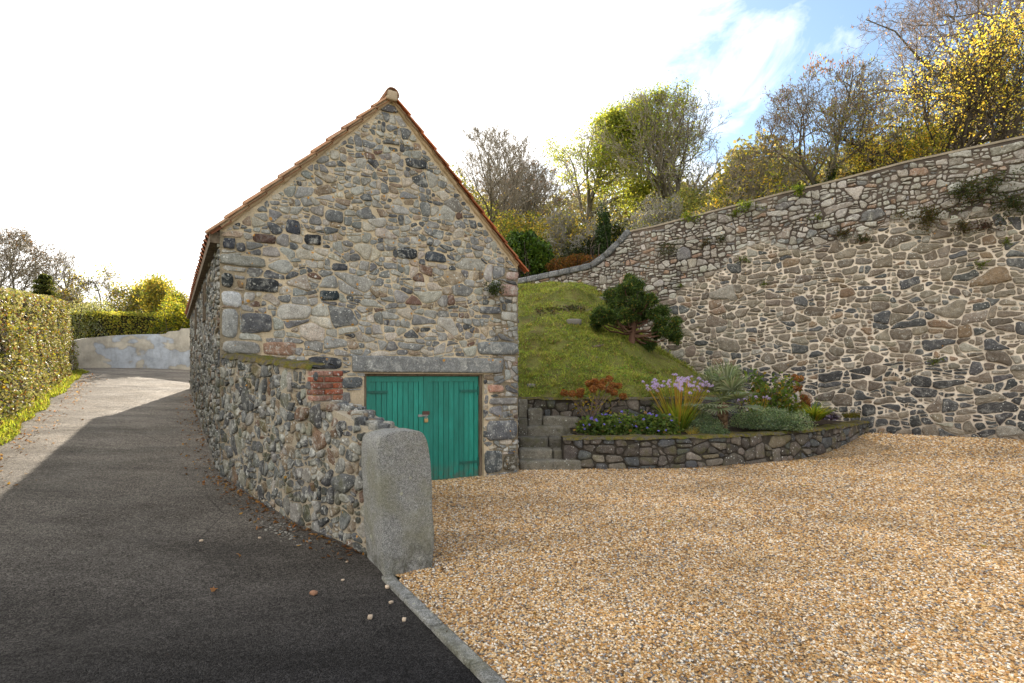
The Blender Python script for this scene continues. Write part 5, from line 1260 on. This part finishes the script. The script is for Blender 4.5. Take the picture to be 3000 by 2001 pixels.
# catmint mounds
CM=[(.20,.26,.19,.45),(.29,.35,.26,.3),(.13,.18,.12,.25)]
mound('catmint','grey-green catmint mound left of the palm trunk',1607,10.95,100,.42,102,CM,9000,.034,depth=.42)
mound('catmint','wide grey-green catmint mound right of the palm trunk',1757,11.35,160,.44,103,CM,12000,.036,depth=.5)
mound('catmint','paler low catmint tumbling onto the mossy wall top',1800,11.1,76,.22,104,[(.17,.23,.16,.6),(.13,.18,.12,.4)],4200,.034,depth=.25)
mound('catmint','small pale catmint clump in front of the left mound',1640,10.55,66,.20,105,[(.19,.25,.17,.6),(.14,.19,.12,.4)],3600,.032,depth=.22)
def tuft(name,label,u,d,h,spread,n,width,pal,seed,bend=(.15,.6),z=None,cat='plant',tips=None,base_r=.08,up=1.0):
    rng=np.random.default_rng(seed); x,y=XY(u,d); z0=soil_z(d)-.02 if z is None else z; root=empty(name,(x,y,z0),label,cat)
    th=rng.uniform(0,6.28,n); rr=np.sqrt(rng.random(n)); b_=np.c_[x+np.cos(th)*rr*base_r,y+np.sin(th)*rr*base_r,np.full(n,z0)]
    D=np.c_[np.cos(th)*spread*rr,np.sin(th)*spread*rr,np.full(n,up)]; V,Fc=blades(rng,b_,D,h*rng.uniform(.55,1.1,n),np.full(n,width),rng.uniform(*bend,n)); mb=MB(); mb.add(V,Fc,np.repeat(pick(rng,pal,n),10,0)); mb.build('leaves',M['leaf'],root)
    return root,rng,np.array((x,y,z0))
# society garlic with lilac umbels
GARL=[(.16,.22,.03,.3),(.09,.16,.03,.4),(.38,.30,.06,.3)]
def garlic(label,u,d,h,spread,n,nf,seed,v=None):
    root,rng,b=tuft('society_garlic',label,u,d,h*.72,spread,n,.013,GARL,seed,(.05,.35),base_r=.16)
    ns=nf; th=rng.uniform(0,6.28,ns); q=np.sqrt(rng.random(ns)); b_=np.c_[b[0]+np.cos(th)*q*.14,b[1]+np.sin(th)*q*.14,np.full(ns,b[2])]; tip=b_+np.c_[np.cos(th)*q*spread*h*.72+rng.normal(size=ns)*.03,np.sin(th)*q*spread*h*.6,h*rng.uniform(.86,1.12,ns)*(1-.16*q)]
    tt=np.linspace(0,1,6)[None,:,None]; Pt=b_[:,None]*(1-tt)+tip[:,None]*tt+np.sin(tt*np.pi)*np.array((0,0,.04)); V,Fc=tubes(Pt,np.full((ns,6),.0045),3); mb=MB(); mb.add(V,Fc,np.repeat(pick(rng,[(.42,.30,.07,.7),(.25,.25,.06,.3)],ns),18,0)); mb.build('stalks',M['leaf'],root)
    fb=MB()
    for i in range(13):
        dv=norm(rng.normal(size=3)+np.array((0,0,.5))); f_=flower_mesh(.017,(.56,.42,.66),(.6,.45,.6))
        for Vv,(Ff,_,_) in zip(f_.V[:5],f_.F[:5]): fb.add(Vv+dv*.035,np.array([[0,1,2,3]]),(.60,.47,.70))
    fo=fb.build('flower_head',M['petal'],root,origin=(0,0,0)); part_copies(fo,list(tip),rng,.5,(.55,.95))
garlic('big clump of society garlic with lilac flower heads on straw coloured stalks',1558,10.95,1.05,.72,520,82,110)
garlic('thin society garlic with a few lilac heads right of the palm trunk',1738,11.9,.62,.6,120,12,111)
# day lily, heuchera, dry tuft, small mossy cushion
tuft('day_lily','arching bright green strap leaved clump near the right end of the bed',1868,12.2,.62,1.0,330,.02,[(.13,.20,.03,.5),(.22,.27,.04,.3),(.35,.30,.05,.2)],112,(.55,1.2),base_r=.12)
tuft('day_lily','darker strap leaved clump behind the wide catmint mound',1800,12.6,.6,.9,220,.02,[(.08,.14,.025,.6),(.14,.20,.03,.4)],113,(.5,1.1),base_r=.12)
tuft('grass_tuft','small dry straw coloured tuft on bare soil at the wall edge',1590,10.42,.24,.9,130,.007,[(.36,.27,.09,.6),(.22,.2,.06,.4)],114,(.1,.6),base_r=.04)
mound('heuchera','dusky purple heuchera beside the day lily',1906,12.75,42,.20,115,[(.16,.13,.19,.6),(.10,.07,.11,.4)],700,.07,'leaf_gloss',depth=.2,asp=.9,up=1.5)
mound('cushion_plant','small moss green cushion plant at the corner of bed and high wall',1950,13.2,44,.13,116,[(.09,.10,.02,.6),(.15,.12,.03,.4)],900,.03,depth=.2)
# fan palm
def palm():
    rng=np.random.default_rng(120); d=11.0; x,y=XY(1660,d); z0=soil_z(d)-.05; root=empty('fan_palm',(x,y,z0),'short trunked fan palm with silvery green fronds in the flower bed','palm')
    zt_=.60; ks=12; mb=MB(); th=np.linspace(0,2*np.pi,14,endpoint=False)
    V=np.concatenate([np.c_[x+np.cos(th)*r_*(1+.12*rng.normal(size=14)),y+np.sin(th)*r_*(1+.12*rng.normal(size=14)),np.full(14,z0+zt_*q)+rng.normal(size=14)*.01] for q,r_ in zip(np.linspace(0,1,ks),[.10,.085,.078,.078,.08,.085,.088,.092,.1,.11,.105,.05])])
    i,j=np.meshgrid(np.arange(ks-1),np.arange(14),indexing='ij'); mb.add(V,np.stack([i*14+j,i*14+(j+1)%14,(i+1)*14+(j+1)%14,(i+1)*14+j],-1).reshape(-1,4),smooth=False)
    n=90; a=rng.uniform(0,6.28,n); zz=rng.uniform(.05,1,n)**.7*zt_; b_=np.c_[x+np.cos(a)*.085,y+np.sin(a)*.085,z0+zz]; D=np.c_[np.cos(a)*.8,np.sin(a)*.8,rng.uniform(.2,1,n)]; Vb,Fb=blades(rng,b_,D,rng.uniform(.05,.12,n),np.full(n,.035),np.full(n,.3)); mb.add(Vb,Fb); mb.build('trunk',M['palm_fibre'],root)
    top_=np.array((x,y,z0+zt_)); nf=26
    for f in range(nf):
        el=R(rng.uniform(-12,80)) if f>5 else R(rng.uniform(62,85)); az=f*2.399+rng.uniform(-.2,.2); dv=np.array((math.cos(az)*math.cos(el),math.sin(az)*math.cos(el),math.sin(el))); L=rng.uniform(.34,.46)
        hub=top_+dv*L-np.array((0,0,.06*math.cos(el))); tt=np.linspace(0,1,5)[:,None]; pt=top_*(1-tt)+hub*tt+np.sin(tt*np.pi)*np.array((0,0,.03))
        mb=MB(); V,Fc=tubes(pt[None],np.linspace(.013,.007,5)[None],5); mb.add(V,Fc,(.17,.2,.08))
        side=norm(np.cross(dv,(0,0,1))+1e-6); nrm=np.cross(side,dv); ns=24; an=np.linspace(-1.75,1.75,ns); b_=np.tile(hub,(ns,1))
        D=np.outer(np.cos(an),dv)+np.outer(np.sin(an),side)+np.outer(.10+.12*np.abs(np.sin(an)),nrm); ln=.50*(1-.22*np.abs(an)/1.75)*rng.uniform(.88,1.08,ns)
        D=norm(D); wv=norm(np.cross(D,nrm)); w0=.026; col=pick(rng,[(.22,.26,.15,.5),(.33,.36,.25,.3),(.14,.18,.08,.2)],ns)
        rows=[]
        for q,ww,dr in ((.0,.2,0),(.35,1,.0),(.7,.7,.015),(1,.05,.07)):
            c=b_+D*(ln*q)[:,None]-np.array((0,0,1))*dr; rows.append(np.stack([c-wv*w0*ww*.5*1.3,c+nrm*.006*ww,c+wv*w0*ww*.5*1.3],1))
        V=np.stack(rows,1).reshape(-1,3); ii,jj,kk=np.meshgrid(np.arange(ns),np.arange(3),np.arange(2),indexing='ij'); b0=ii*12+jj*3+kk
        mb.add(V,np.stack([b0,b0+1,b0+4,b0+3],-1).reshape(-1,4),np.repeat(col,12,0)); mb.build('frond',M['leaf_gloss'],root)
palm()
# hydrangeas with brown faded heads
def hydrangea(label,u,d,z0,heads,leaves,seed,stems_n,pal,leafsize=.09,hr=.075):
    rng=np.random.default_rng(seed); x,y=XY(u,d); root=empty('hydrangea',(x,y,z0),label,'shrub'); hp=[P(a,b,d+rng.uniform(-.2,.2)) for a,b in heads]
    tips=list(hp)+[np.array(l[:3]) for l in leaves]
    mb=MB(); q0=np.c_[x+rng.normal(size=len(tips))*.07,y+rng.normal(size=len(tips))*.05,np.full(len(tips),z0)]; q1=np.array(tips); tt=np.linspace(0,1,7)[None,:,None]
    Pt=q0[:,None]*(1-tt)+q1[:,None]*tt+np.sin(tt*np.pi)*rng.normal(size=(len(tips),1,3))*.05; V,Fc=tubes(Pt,np.broadcast_to(np.linspace(.008,.004,7),(len(tips),7)),4); mb.add(V,Fc,(.2,.14,.1)); mb.build('stems',M['paint'],root)
    n=stems_n; k=rng.integers(0,len(tips),n); f=rng.uniform(.45,1.0,n)[:,None]; c=q0[k]*(1-f)+q1[k]*f+rng.normal(size=(n,3))*.07; V,Fc=leaf_quads(rng,c,leafsize,.62); mb=MB(); mb.add(V,Fc,np.repeat(pick(rng,pal,n),4,0)); mb.build('leaves',M['leaf'],root)
    for q in hp:
        m=MB(); n=170; dv=norm(rng.normal(size=(n,3))); dv[:,2]*=.85; V,Fc=leaf_quads(rng,q+dv*hr*rng.uniform(.75,1.05,(n,1)),.036,.9); m.add(V,Fc,np.repeat(pick(rng,[(.30,.14,.055,.5),(.22,.095,.04,.3),(.40,.22,.11,.2)],n),4,0)); m.build('flower_head',M['leaf'],root)
hydrangea('leggy hydrangea with dried brown flower heads in front of the upper terrace wall',1352,10.95,.58,[(1296,902),(1313,904),(1331,906),(1333,898),(1352,880),(1365,876),(1362,893),(1372,881),(1385,877),(1381,888),(1399,870),(1407,885),(1420,886),(1410,901),(1431,910),(1398,894)],[],130,110,[(.16,.16,.03,.5),(.38,.28,.04,.3),(.22,.12,.04,.2)],.07)
rng=np.random.default_rng(131); lv=[P(rng.uniform(1710,1830),rng.uniform(862,940),12.4+rng.uniform(-.45,.3)) for _ in range(70)]+[P(rng.uniform(1712,1760),rng.uniform(842,872),12.6) for _ in range(12)]
hydrangea('bushy green hydrangea with rusty flower heads against the high wall',1765,12.6,.68,[(1836,869),(1825,866),(1733,897),(1824,893),(1833,890),(1845,913),(1851,919),(1846,926),(1845,934),(1838,938),(1852,928),(1790,938),(1748,948)],lv,132,1500,[(.09,.145,.035,.55),(.15,.21,.05,.3),(.36,.24,.05,.15)],.105,.085)
# the conifer on the bank
def bank_conifer():
    rng=np.random.default_rng(140); d=14.3; p0=P(1449,797,d); z0=bank_at(p0[0],p0[1])-.03; p0[2]=z0; root=empty('cypress_tree',p0,'small gnarled cypress with dark clumped foliage on the grassy bank','tree')
    cl=[(1110,75,70),(1080,130,60),(950,150,62),(1040,115,55),(1140,130,70),(1000,230,80),(1090,310,60),(1030,300,62),(870,290,60),(840,355,45),(935,300,45),(1180,200,64),(1225,190,50),(1165,250,50),(1310,270,62),(1290,330,48),(1350,370,70),(1375,415,60),(1400,465,50),(1330,420,45),(1260,440,35),(1225,512,40),(1180,490,28),(1110,200,48),(960,195,60),(900,325,42),(975,345,40),(1050,380,38),(1150,320,48),(1235,290,44),(1275,395,40),(1130,250,50),(1010,165,46),(1075,45,45),(830,315,34),(1400,345,40)]
    sc=.4144*.7837; cw=[(P((1400/1.2761)+a*sc*1.0,(800/1.2761)+b*sc,d+rng.uniform(-.55,.45)),c*sc/F*d) for a,b,c in cl]
    tr=[P(1449,797,d),P(1452,770,d),P(1455,735,d),P(1458,700,d),P(1460,660,d)]; tr[0][2]=z0; pt=np.array(tr)[None]
    mb=MB(); V,Fc=tubes(pt,np.array([[.10,.085,.075,.05,.02]]),8); mb.add(V,Fc,smooth=True)
    B=[]
    for c,r_ in cw:
        t0=np.clip((c[2]-.25-z0)/(tr[4][2]-z0),.25,.9); k_=t0*4; i=int(k_); s_=pt[0,i]*(1-(k_-i))+pt[0,min(i+1,4)]*(k_-i); tt=np.linspace(0,1,6)[:,None]; B.append(s_*(1-tt)+c*tt+np.sin(tt*np.pi)*np.array((0,0,-.08))+np.r_[np.zeros((1,3)),rng.normal(size=(4,3))*.03,np.zeros((1,3))])
    V,Fc=tubes(np.array(B),np.broadcast_to(np.linspace(.03,.012,6),(len(B),6)),5); mb.add(V,Fc,smooth=True); mb.build('trunk',M['bark_red'],root)
    mb=MB()
    for c,r_ in cw:
        r_*=1.12
        for q in range(11):                                     # fan shaped sprays in each clump
            cc=c+norm(rng.normal(size=3))*np.array((1,1,.75))*r_*.62; n=150; dv=norm(rng.normal(size=(n,3))+np.array((0,0,.25))); rr=r_*.42*rng.random((n,1))**.4*np.where(rng.random((n,1))<.18,1.7,1)
            V,Fc=leaf_quads(rng,cc+dv*rr,.055,.4,D=dv); mb.add(V,Fc,np.repeat(pick(rng,[(.05,.09,.022,.5),(.11,.17,.03,.38),(.03,.05,.02,.09),(.36,.25,.05,.03)],n),4,0))
    mb.build('crown',M['leaf_gloss'],root)
bank_conifer()
# fallen bough, stones and ledge on the bank
def on_bank(u,v,d): 
    p=P(u,v,d); p[2]=bank_at(p[0],p[1]); return p
a=on_bank(1360,812,13.6); b=on_bank(1415,793,14.1); tt=np.linspace(0,1,8)[:,None]; rng=np.random.default_rng(150)
pt=a*(1-tt)+b*tt+np.sin(tt*np.pi*1.3)*np.array((.03,.04,0)); pt[:,2]=[bank_at(q[0],q[1])+.07 for q in pt]; V,Fc=tubes(pt[None],np.linspace(.022,.055,8)[None],7); mb=MB(); mb.add(V,Fc,smooth=True); tag(mb.build('fallen_branch',M['wood'],origin=a),'pale bare branch lying on the bank below the cypress','branch')
for i,(u,v,d,s,lab) in enumerate([(1258,785,13.7,.14,'flat grey stone half buried in the bank lawn left of the branch'),(1317,738,15.2,.2,'flat pale stone set in the bank below the ledge'),(1366,827,13.1,.07,'small pale stone on the bank just below the bare branch'),(1381,680,17.2,.2,'grey boulder against the high wall at the bank top'),(1219,896,11.9,.09,'small grey stone near the lawn edge above the steps'),(1300,716,15.8,.18,'dark stone under the ragged ledge of the bank')]):
    p=on_bank(u,v,d); V,Fc=rock(p+np.array((0,0,s*.05)),(s,s*.8,s*.45),400+i,None,6,.5,.15); mb=MB(); mb.add(V,Fc,np.array((.15,.14,.12))*rng.uniform(.8,1.4),0,True); tag(mb.build('stone',M['rockcol'],origin=p),lab,'stone')
def ledge():
    rng=np.random.default_rng(152); n=1700; u=rng.uniform(1230,1342,n); v=695+ (u-1230)*.20+rng.uniform(0,24,n)*(.4+.6*np.sin((u-1230)/112*np.pi)); X=np.array([P(a,b,15.8+.35*rng.normal()*.3) for a,b in zip(u,v)])
    z=np.array(bankz(X[:,0],X[:,1])); X[:,2]=z+rng.uniform(0,.20,n); root=empty('ivy_ledge',X.mean(0)-np.array((0,0,.1)),'ragged ledge of ivy and dead twigs high on the bank','plant')
    V,Fc=leaf_quads(rng,X,.075,.7); mb=MB(); mb.add(V,Fc,np.repeat(pick(rng,[(.05,.065,.03,.5),(.10,.10,.05,.25),(.12,.085,.05,.25)],n),4,0)); mb.build('leaves',M['leaf'],root)
    m=160; a=X[rng.integers(0,n,m)]; b_=a+rng.normal(size=(m,3))*np.array((.18,.1,.07)); tt=np.linspace(0,1,4)[None,:,None]; V,Fc=tubes(a[:,None]*(1-tt)+b_[:,None]*tt,np.full((m,4),.006),3); mb=MB(); mb.add(V,Fc,(.22,.17,.12)); mb.build('twigs',M['paint'],root)
ledge()
# lawn blades over the bank (stuff), kerbside grass at the hedge foot
def turf_blades():
    rng=np.random.default_rng(160); n=150000; i=rng.integers(0,na-1,n); j=(rng.random(n)**1.25*(nb_-1)).astype(int); fi=rng.random(n)[:,None]; fj=rng.random(n)[:,None]
    G3=np.concatenate([Gk,Z[...,None]],-1); p=(G3[i,j]*(1-fi)+G3[i+1,j]*fi)*(1-fj)+(G3[i,j+1]*(1-fi)+G3[i+1,j+1]*fi)*fj
    q=np.c_[p[:,:2],np.zeros(n)]; a=vnoise(q,1.1,31,4); bq=vnoise(q,4,33,3); keep=rng.random(n)<np.clip(.58+2.0*a+1.3*bq,.03,1); p=p[keep]; a=a[keep]; n=len(p)
    D=norm(np.c_[rng.normal(size=(n,2))*.7,np.full(n,.8)]); L=rng.uniform(.03,.085,n)*(1+.7*np.clip(a,0,1)); wv=norm(np.cross(D,rng.normal(size=(n,3))))*rng.uniform(.004,.012,n)[:,None]
    V=np.stack([p-wv,p+wv,p+D*L[:,None]-np.array((0,0,1))*0],1).reshape(-1,3); col=pick(rng,[(.25,.31,.075,.42),(.37,.41,.115,.3),(.16,.20,.06,.15),(.30,.24,.12,.13)],n)
    col*=np.clip(1+.7*vnoise(np.c_[p[:,:2]*np.array((.6,1.4)),0*p[:,0]],1.0,41,3),.5,1.7)[:,None]
    mb=MB(); mb.add(V,np.arange(3*n).reshape(n,3),np.repeat(col,3,0))
    m=700; k=rng.integers(0,n,m); B=np.repeat(p[k],14,0)+rng.normal(size=(m*14,3))*np.array((.05,.05,0)); D=norm(np.c_[rng.normal(size=(m*14,2))*.6,np.full(m*14,.9)]); Vb,Fb=blades(rng,B,D,rng.uniform(.07,.19,m*14),np.full(m*14,.010),rng.uniform(.3,1,m*14)); mb.add(Vb,Fb,np.repeat(pick(rng,[(.23,.27,.07,.5),(.36,.37,.12,.3),(.38,.29,.14,.2)],m*14),10,0))
    m=900; k=rng.integers(0,n,m); B=np.repeat(p[k],9,0)+rng.normal(size=(m*9,3))*np.array((.07,.07,.0))+np.array((0,0,.035)); V,Fc=leaf_quads(rng,B,.055,.8,up=1.5); mb.add(V,Fc,np.repeat(pick(rng,[(.16,.22,.07,.5),(.24,.30,.10,.3),(.20,.14,.07,.2)],m*9),4,0))
    return mb.build('lawn_grass',M['leaf'])
tag(turf_blades(),'short mossy grass covering the bank','grass',kind='stuff')
def verge():
    rng=np.random.default_rng(161); pa=np.array((-6.2,5.4)); pb=np.array((-15.45,19.4)); L=np.linalg.norm(pb-pa); dv=(pb-pa)/L; nv=np.array((dv[1],-dv[0])); n=15000; s=rng.uniform(0,L,n); o=.12+.42*rng.random(n)**1.5*(.7+.5*vnoise(np.c_[s,0*s,0*s],.8,3)); xy=pa+np.outer(s,dv)+np.outer(o,nv)
    p=np.c_[xy,zroad(xy[:,0],xy[:,1])]; D=norm(np.c_[rng.normal(size=(n,2))*.6+nv*.35,np.full(n,.8)]); V,Fc=blades(rng,p,D,rng.uniform(.05,.16,n)*np.clip(1.35-o*1.4,.3,1.2),np.full(n,.016),rng.uniform(.2,.8,n)); mb=MB(); mb.add(V,Fc,np.repeat(pick(rng,[(.20,.25,.04,.4),(.32,.34,.07,.3),(.13,.16,.04,.15),(.25,.17,.08,.15)],n),10,0))
    return mb.build('verge_grass',M['leaf'])
tag(verge(),'bright green grass along the foot of the roadside hedge','grass',kind='stuff')
# plants rooted in the walls
def wall_plant(name,label,u,v,sz,fr,seed,pal,n,group,leaf=.05,drop=.2,nrm=None):
    rng=np.random.default_rng(seed); s,z=fr(u,v); fn,nv=(fnR,rn) if fr is rwall else (fnG,gn); p=fn(np.array([s]),np.array([z]),np.array([.04]))[0]; root=empty(name,p,label,'plant',group)
    k=14; ax=np.array((rd if fr is rwall else g2)); nn=np.array((*nv,0)); tips=p+np.outer(rng.normal(size=k)*sz*.5,np.array((*ax,0)))+np.outer(np.abs(rng.normal(size=k))*sz*.35+.04,nn)+np.outer(rng.uniform(-.55,.6,k)*sz*.9-drop*sz*.3,(0,0,1))
    tt=np.linspace(0,1,5)[None,:,None]; Pt=p*(1-tt)+tips[:,None]*tt+np.sin(tt*np.pi)*nn*sz*.12; V,Fc=tubes(Pt,np.full((k,5),.005),3); mb=MB(); mb.add(V,Fc,smooth=True); mb.build('stems',M['bark_dark'],root)
    i=rng.integers(0,k,n); j=rng.integers(2,5,n); c=Pt[i,j]+rng.normal(size=(n,3))*sz*.12; V,Fc=leaf_quads(rng,c,leaf,.5); mb=MB(); mb.add(V,Fc,np.repeat(pick(rng,pal,n),4,0)); mb.build('leaves',M['leaf'],root)
DK=[(.045,.06,.025,.6),(.08,.09,.035,.3),(.13,.08,.045,.1)]; BRW=[(.09,.065,.035,.4),(.06,.07,.02,.4),(.14,.10,.05,.2)]; FR=[(.10,.15,.02,.6),(.17,.2,.03,.4)]
gW='plants rooted in the high retaining wall'
for i,(u,v,sz,lab,pal,n,lf) in enumerate([(2264,436,.62,'largest dark green wall plant near the top right of the high wall',DK,900,.055),(2207,438,.42,'dark green wall plant just left of the largest one high on the wall',DK,520,.05),(2138,505,.62,'brownish green bushy wall plant in the upper right of the high wall',BRW,1000,.05),(2335,478,.7,'spreading green wall plant at the right picture edge',DK,1100,.055),(2208,519,.38,'russet wall plant hanging below the largest wall plants',BRW,420,.045),(2263,521,.26,'small maroon wall plant right of the russet one',[(.09,.05,.04,.7),(.06,.06,.03,.3)],240,.045),(1937,541,.36,'drooping brown-green wall plant at the edge of the pale pointing',BRW,360,.045),(1978,549,.24,'green tuft right of the drooping brown-green wall plant',DK,220,.045),(1534,572,.42,'heather-like dark clump left of centre on the dark upper wall',DK,520,.04),(1621,556,.26,'brown dry tuft high on the dark upper wall',BRW,220,.04),(1660,551,.24,'green and brown tuft beside the dry one on the upper wall',DK,200,.04),(1585,501,.32,'bright fern on the coping over the left of the high wall',FR,260,.05),(1722,475,.36,'bright fern drooping from the middle of the sloping capping',FR,320,.05),(1690,492,.24,'small bright fern under the middle of the capping',FR,180,.045),(1838,440,.3,'bright leafy sprig on the capping under the ash tree',FR,260,.06),(1712,596,.2,'small fern at the upper edge of the pale mortar',FR,150,.04),(1755,652,.14,'tiny fern in the pale mortar above middle height',FR,90,.035),(1566,655,.14,'tiny fern near the cypress top in the wall joints',FR,90,.035),(2150,830,.2,'sprouting fern low on the high wall above the gravel',FR,150,.035),(2310,556,.2,'small fern under the spreading plant at the right edge',FR,150,.035),(2253,608,.2,'little fern in the pale pointing on the right',FR,150,.035),(1876,500,.2,'little fern on the dark stones under the ash tree',FR,130,.04)]):
    wall_plant('wall_plant',lab,u,v,sz,rwall,500+i,pal,n,gW,lf)
wall_plant('wall_plant','dark green bushy plant sprouting from the gable near its right edge',1125,664,.24,gab,560,[(.05,.075,.03,.6),(.09,.12,.045,.4)],620,None,.03)
# litter: leaves drifted along the wall foot (stuff), single big leaves and pebbles on the asphalt (things)
def litter():
    rng=np.random.default_rng(170); n=520; s=np.concatenate([rng.uniform(0,pth.len,n//2)]); xy=pth.fn(s,0*s,.05+.30*rng.random(n//2)**2.2)[:,:2]; l=rng.uniform(0,9,n//2); xy2=GL-np.outer(np.full(n//2,1),g2)*(.07+.35*rng.random((n//2,1))**2)+np.outer(l,b2)
    pa=np.array((-6.2,5.4)); dv=unit(np.array((-9.25,14))); nv=np.array((dv[1],-dv[0])); m=500; s3=rng.uniform(0,16,m); xy3=pa+np.outer(s3,dv)+np.outer(.5+.22*np.abs(rng.normal(size=m)),nv); xy=np.r_[xy,xy2,xy3]; k=len(xy)
    p=np.c_[xy,zroad(xy[:,0],xy[:,1])+.012]; a=norm(np.c_[rng.normal(size=(k,2)),rng.normal(size=k)*.2]); D=a; V,Fc=leaf_quads(rng,p,.05,.5,up=3,D=D); mb=MB(); mb.add(V,Fc,np.repeat(pick(rng,[(.20,.10,.045,.5),(.30,.17,.08,.3),(.09,.05,.03,.2)],k),4,0)); return mb.build('leaf_litter',M['leaf'])
tag(litter(),'brown fallen leaves drifted along wall foot and hedge foot','leaf litter',kind='stuff')
def road_pt(u,v):
    r_=(u-UC)/F; d=4.5
    for _ in range(40): d=(CZ-float(zroad(r_*d,d)))*F/(v-HV)
    return np.array((r_*d,d,float(zroad(r_*d,d))))
rng=np.random.default_rng(171)
def one_leaf(sz,col):
    mb=MB(); n=9; th=np.linspace(0,2*np.pi,n,endpoint=False); rr=np.array([1,.6,.85,.5,.75,.55,.8,.5,.8])*sz*.5; V=np.c_[np.cos(th)*rr*1.3,np.sin(th)*rr,.012+.012*rng.normal(size=n)]; V=np.r_[V,[[0,0,.022]]]; mb.add(V,np.array([(i,(i+1)%n,n) for i in range(n)]),col); return mb
lf=[((532,1126),.10,'largest curled brown leaf at the foot of the boundary wall'),((551,1128),.06,'narrow orange-brown leaf just right of the largest curled leaf'),((632,1201),.05,'small tan leaf on asphalt below the middle of the boundary wall'),((590,1215),.045,'rust coloured leaf on asphalt left of the grit patch'),((548,1277),.05,'pale brown leaf lying alone on the dark asphalt left of the grit'),((468,1013),.05,'tan leaf at the mossy foot of the building side wall'),((490,1357),.05,'thin straw coloured leaf alone in the middle of the dark lane')]
for (u,v),s_,lab in lf:
    p=road_pt(u,v); o=one_leaf(s_,np.array((.30,.16,.075))*rng.uniform(.7,1.3)).build('fallen_leaf',M['leaf']); o.location=[float(c) for c in p]; o.rotation_euler[2]=rng.uniform(0,6); tag(o,lab,'leaf','single leaves fallen on the asphalt')
pb_=[((720,1365),.026,'reddish brown chip on the asphalt nearest the kerb end'),((850,1420),.022,'pale stone alone on the dark asphalt left of the kerb'),((928,1425),.018,'small tan pebble on asphalt between the pale stone and the kerb'),((898,1385),.016,'tiny ochre pebble touching the kerb edge'),((889,1350),.02,'tan pebble by the kerb just below the gate post'),((787,1333),.012,'little cream pebble on asphalt left of the gate post foot'),((797,1291),.012,'white pebble in front of the gate post back corner'),((605,1136),.018,'whitish stone on asphalt beside the middle of the wall foot'),((462,1243),.016,'lone pale pebble on the open lane'),((596,1236),.014,'small white grit stone left of the grit patch')]
for i,((u,v),s_,lab) in enumerate(pb_):
    p=road_pt(u,v); V,Fc=rock((0,0,s_*.5),(s_,s_*.75,s_*.55),600+i,None,5,.6,.14); mb=MB(); mb.add(V,Fc,np.array((.42,.33,.24))*rng.uniform(.8,1.35) if i else (.28,.15,.09),0,True); o=mb.build('pebble',M['rockcol']); o.location=[float(c) for c in p]; o.rotation_euler[2]=rng.uniform(0,6); tag(o,lab,'pebble','loose pebbles on the asphalt')
def grit():
    mb=MB()
    for i in range(80):
        u=rng.normal(650,26); v=1222+ (u-650)*.35+rng.normal()*9; p=road_pt(u,v); s_=rng.uniform(.004,.012); V,Fc=rock(p+np.array((0,0,s_*.4)),(s_*1.3,s_,s_*.6),i,None,3,.6,.2); mb.add(V,Fc,np.array((.20,.19,.165))*rng.uniform(.6,1.4),0,True)
    return mb.build('grit',M['rockcol'])
tag(grit(),'grey crumbs of mortar grit scattered on asphalt below the wall','grit',kind='stuff')

def yard_leaves():
    rng=np.random.default_rng(180); n=190; y=3.0+10*rng.random(n)**.8; x=-.6+ (y*1.05+.8)*rng.random(n); ok=(wdist(x,y)>.1)&~((y>9.7)&(x<4.4))&~((y>10.+(x-3.2)*.30)&(x<8.3))&((x-GL[0])*gn[0]+(y-GL[1])*gn[1]>.1); x,y=x[ok],y[ok]; n=len(x)
    sx=np.linspace(0,1,120); e=pth2.fn(sx*pth2.len,0*sx,.04+.12*rng.random(120))[:,:2]; s2=rng.uniform(.1,4.5,70); e2=RW0+np.outer(s2,rd)+rn*(.05+.2*rng.random((70,1))); x=np.r_[x,e[:,0],e2[:,0]]; y=np.r_[y,e[:,1],e2[:,1]]; n=len(x)
    p=np.c_[x,y,zgravel(x,y)+.028]; D=norm(np.c_[rng.normal(size=(n,2)),rng.normal(size=n)*.25]); V,Fc=leaf_quads(rng,p,.042,.45,up=3,D=D); mb=MB(); mb.add(V,Fc,np.repeat(pick(rng,[(.16,.085,.04,.5),(.24,.14,.06,.2),(.09,.06,.035,.2),(.30,.33,.06,.1)],n),4,0)); return mb.build('scattered_leaves',M['leaf'])
tag(yard_leaves(),'small brown leaves scattered over the gravel yard','leaf litter',kind='stuff')
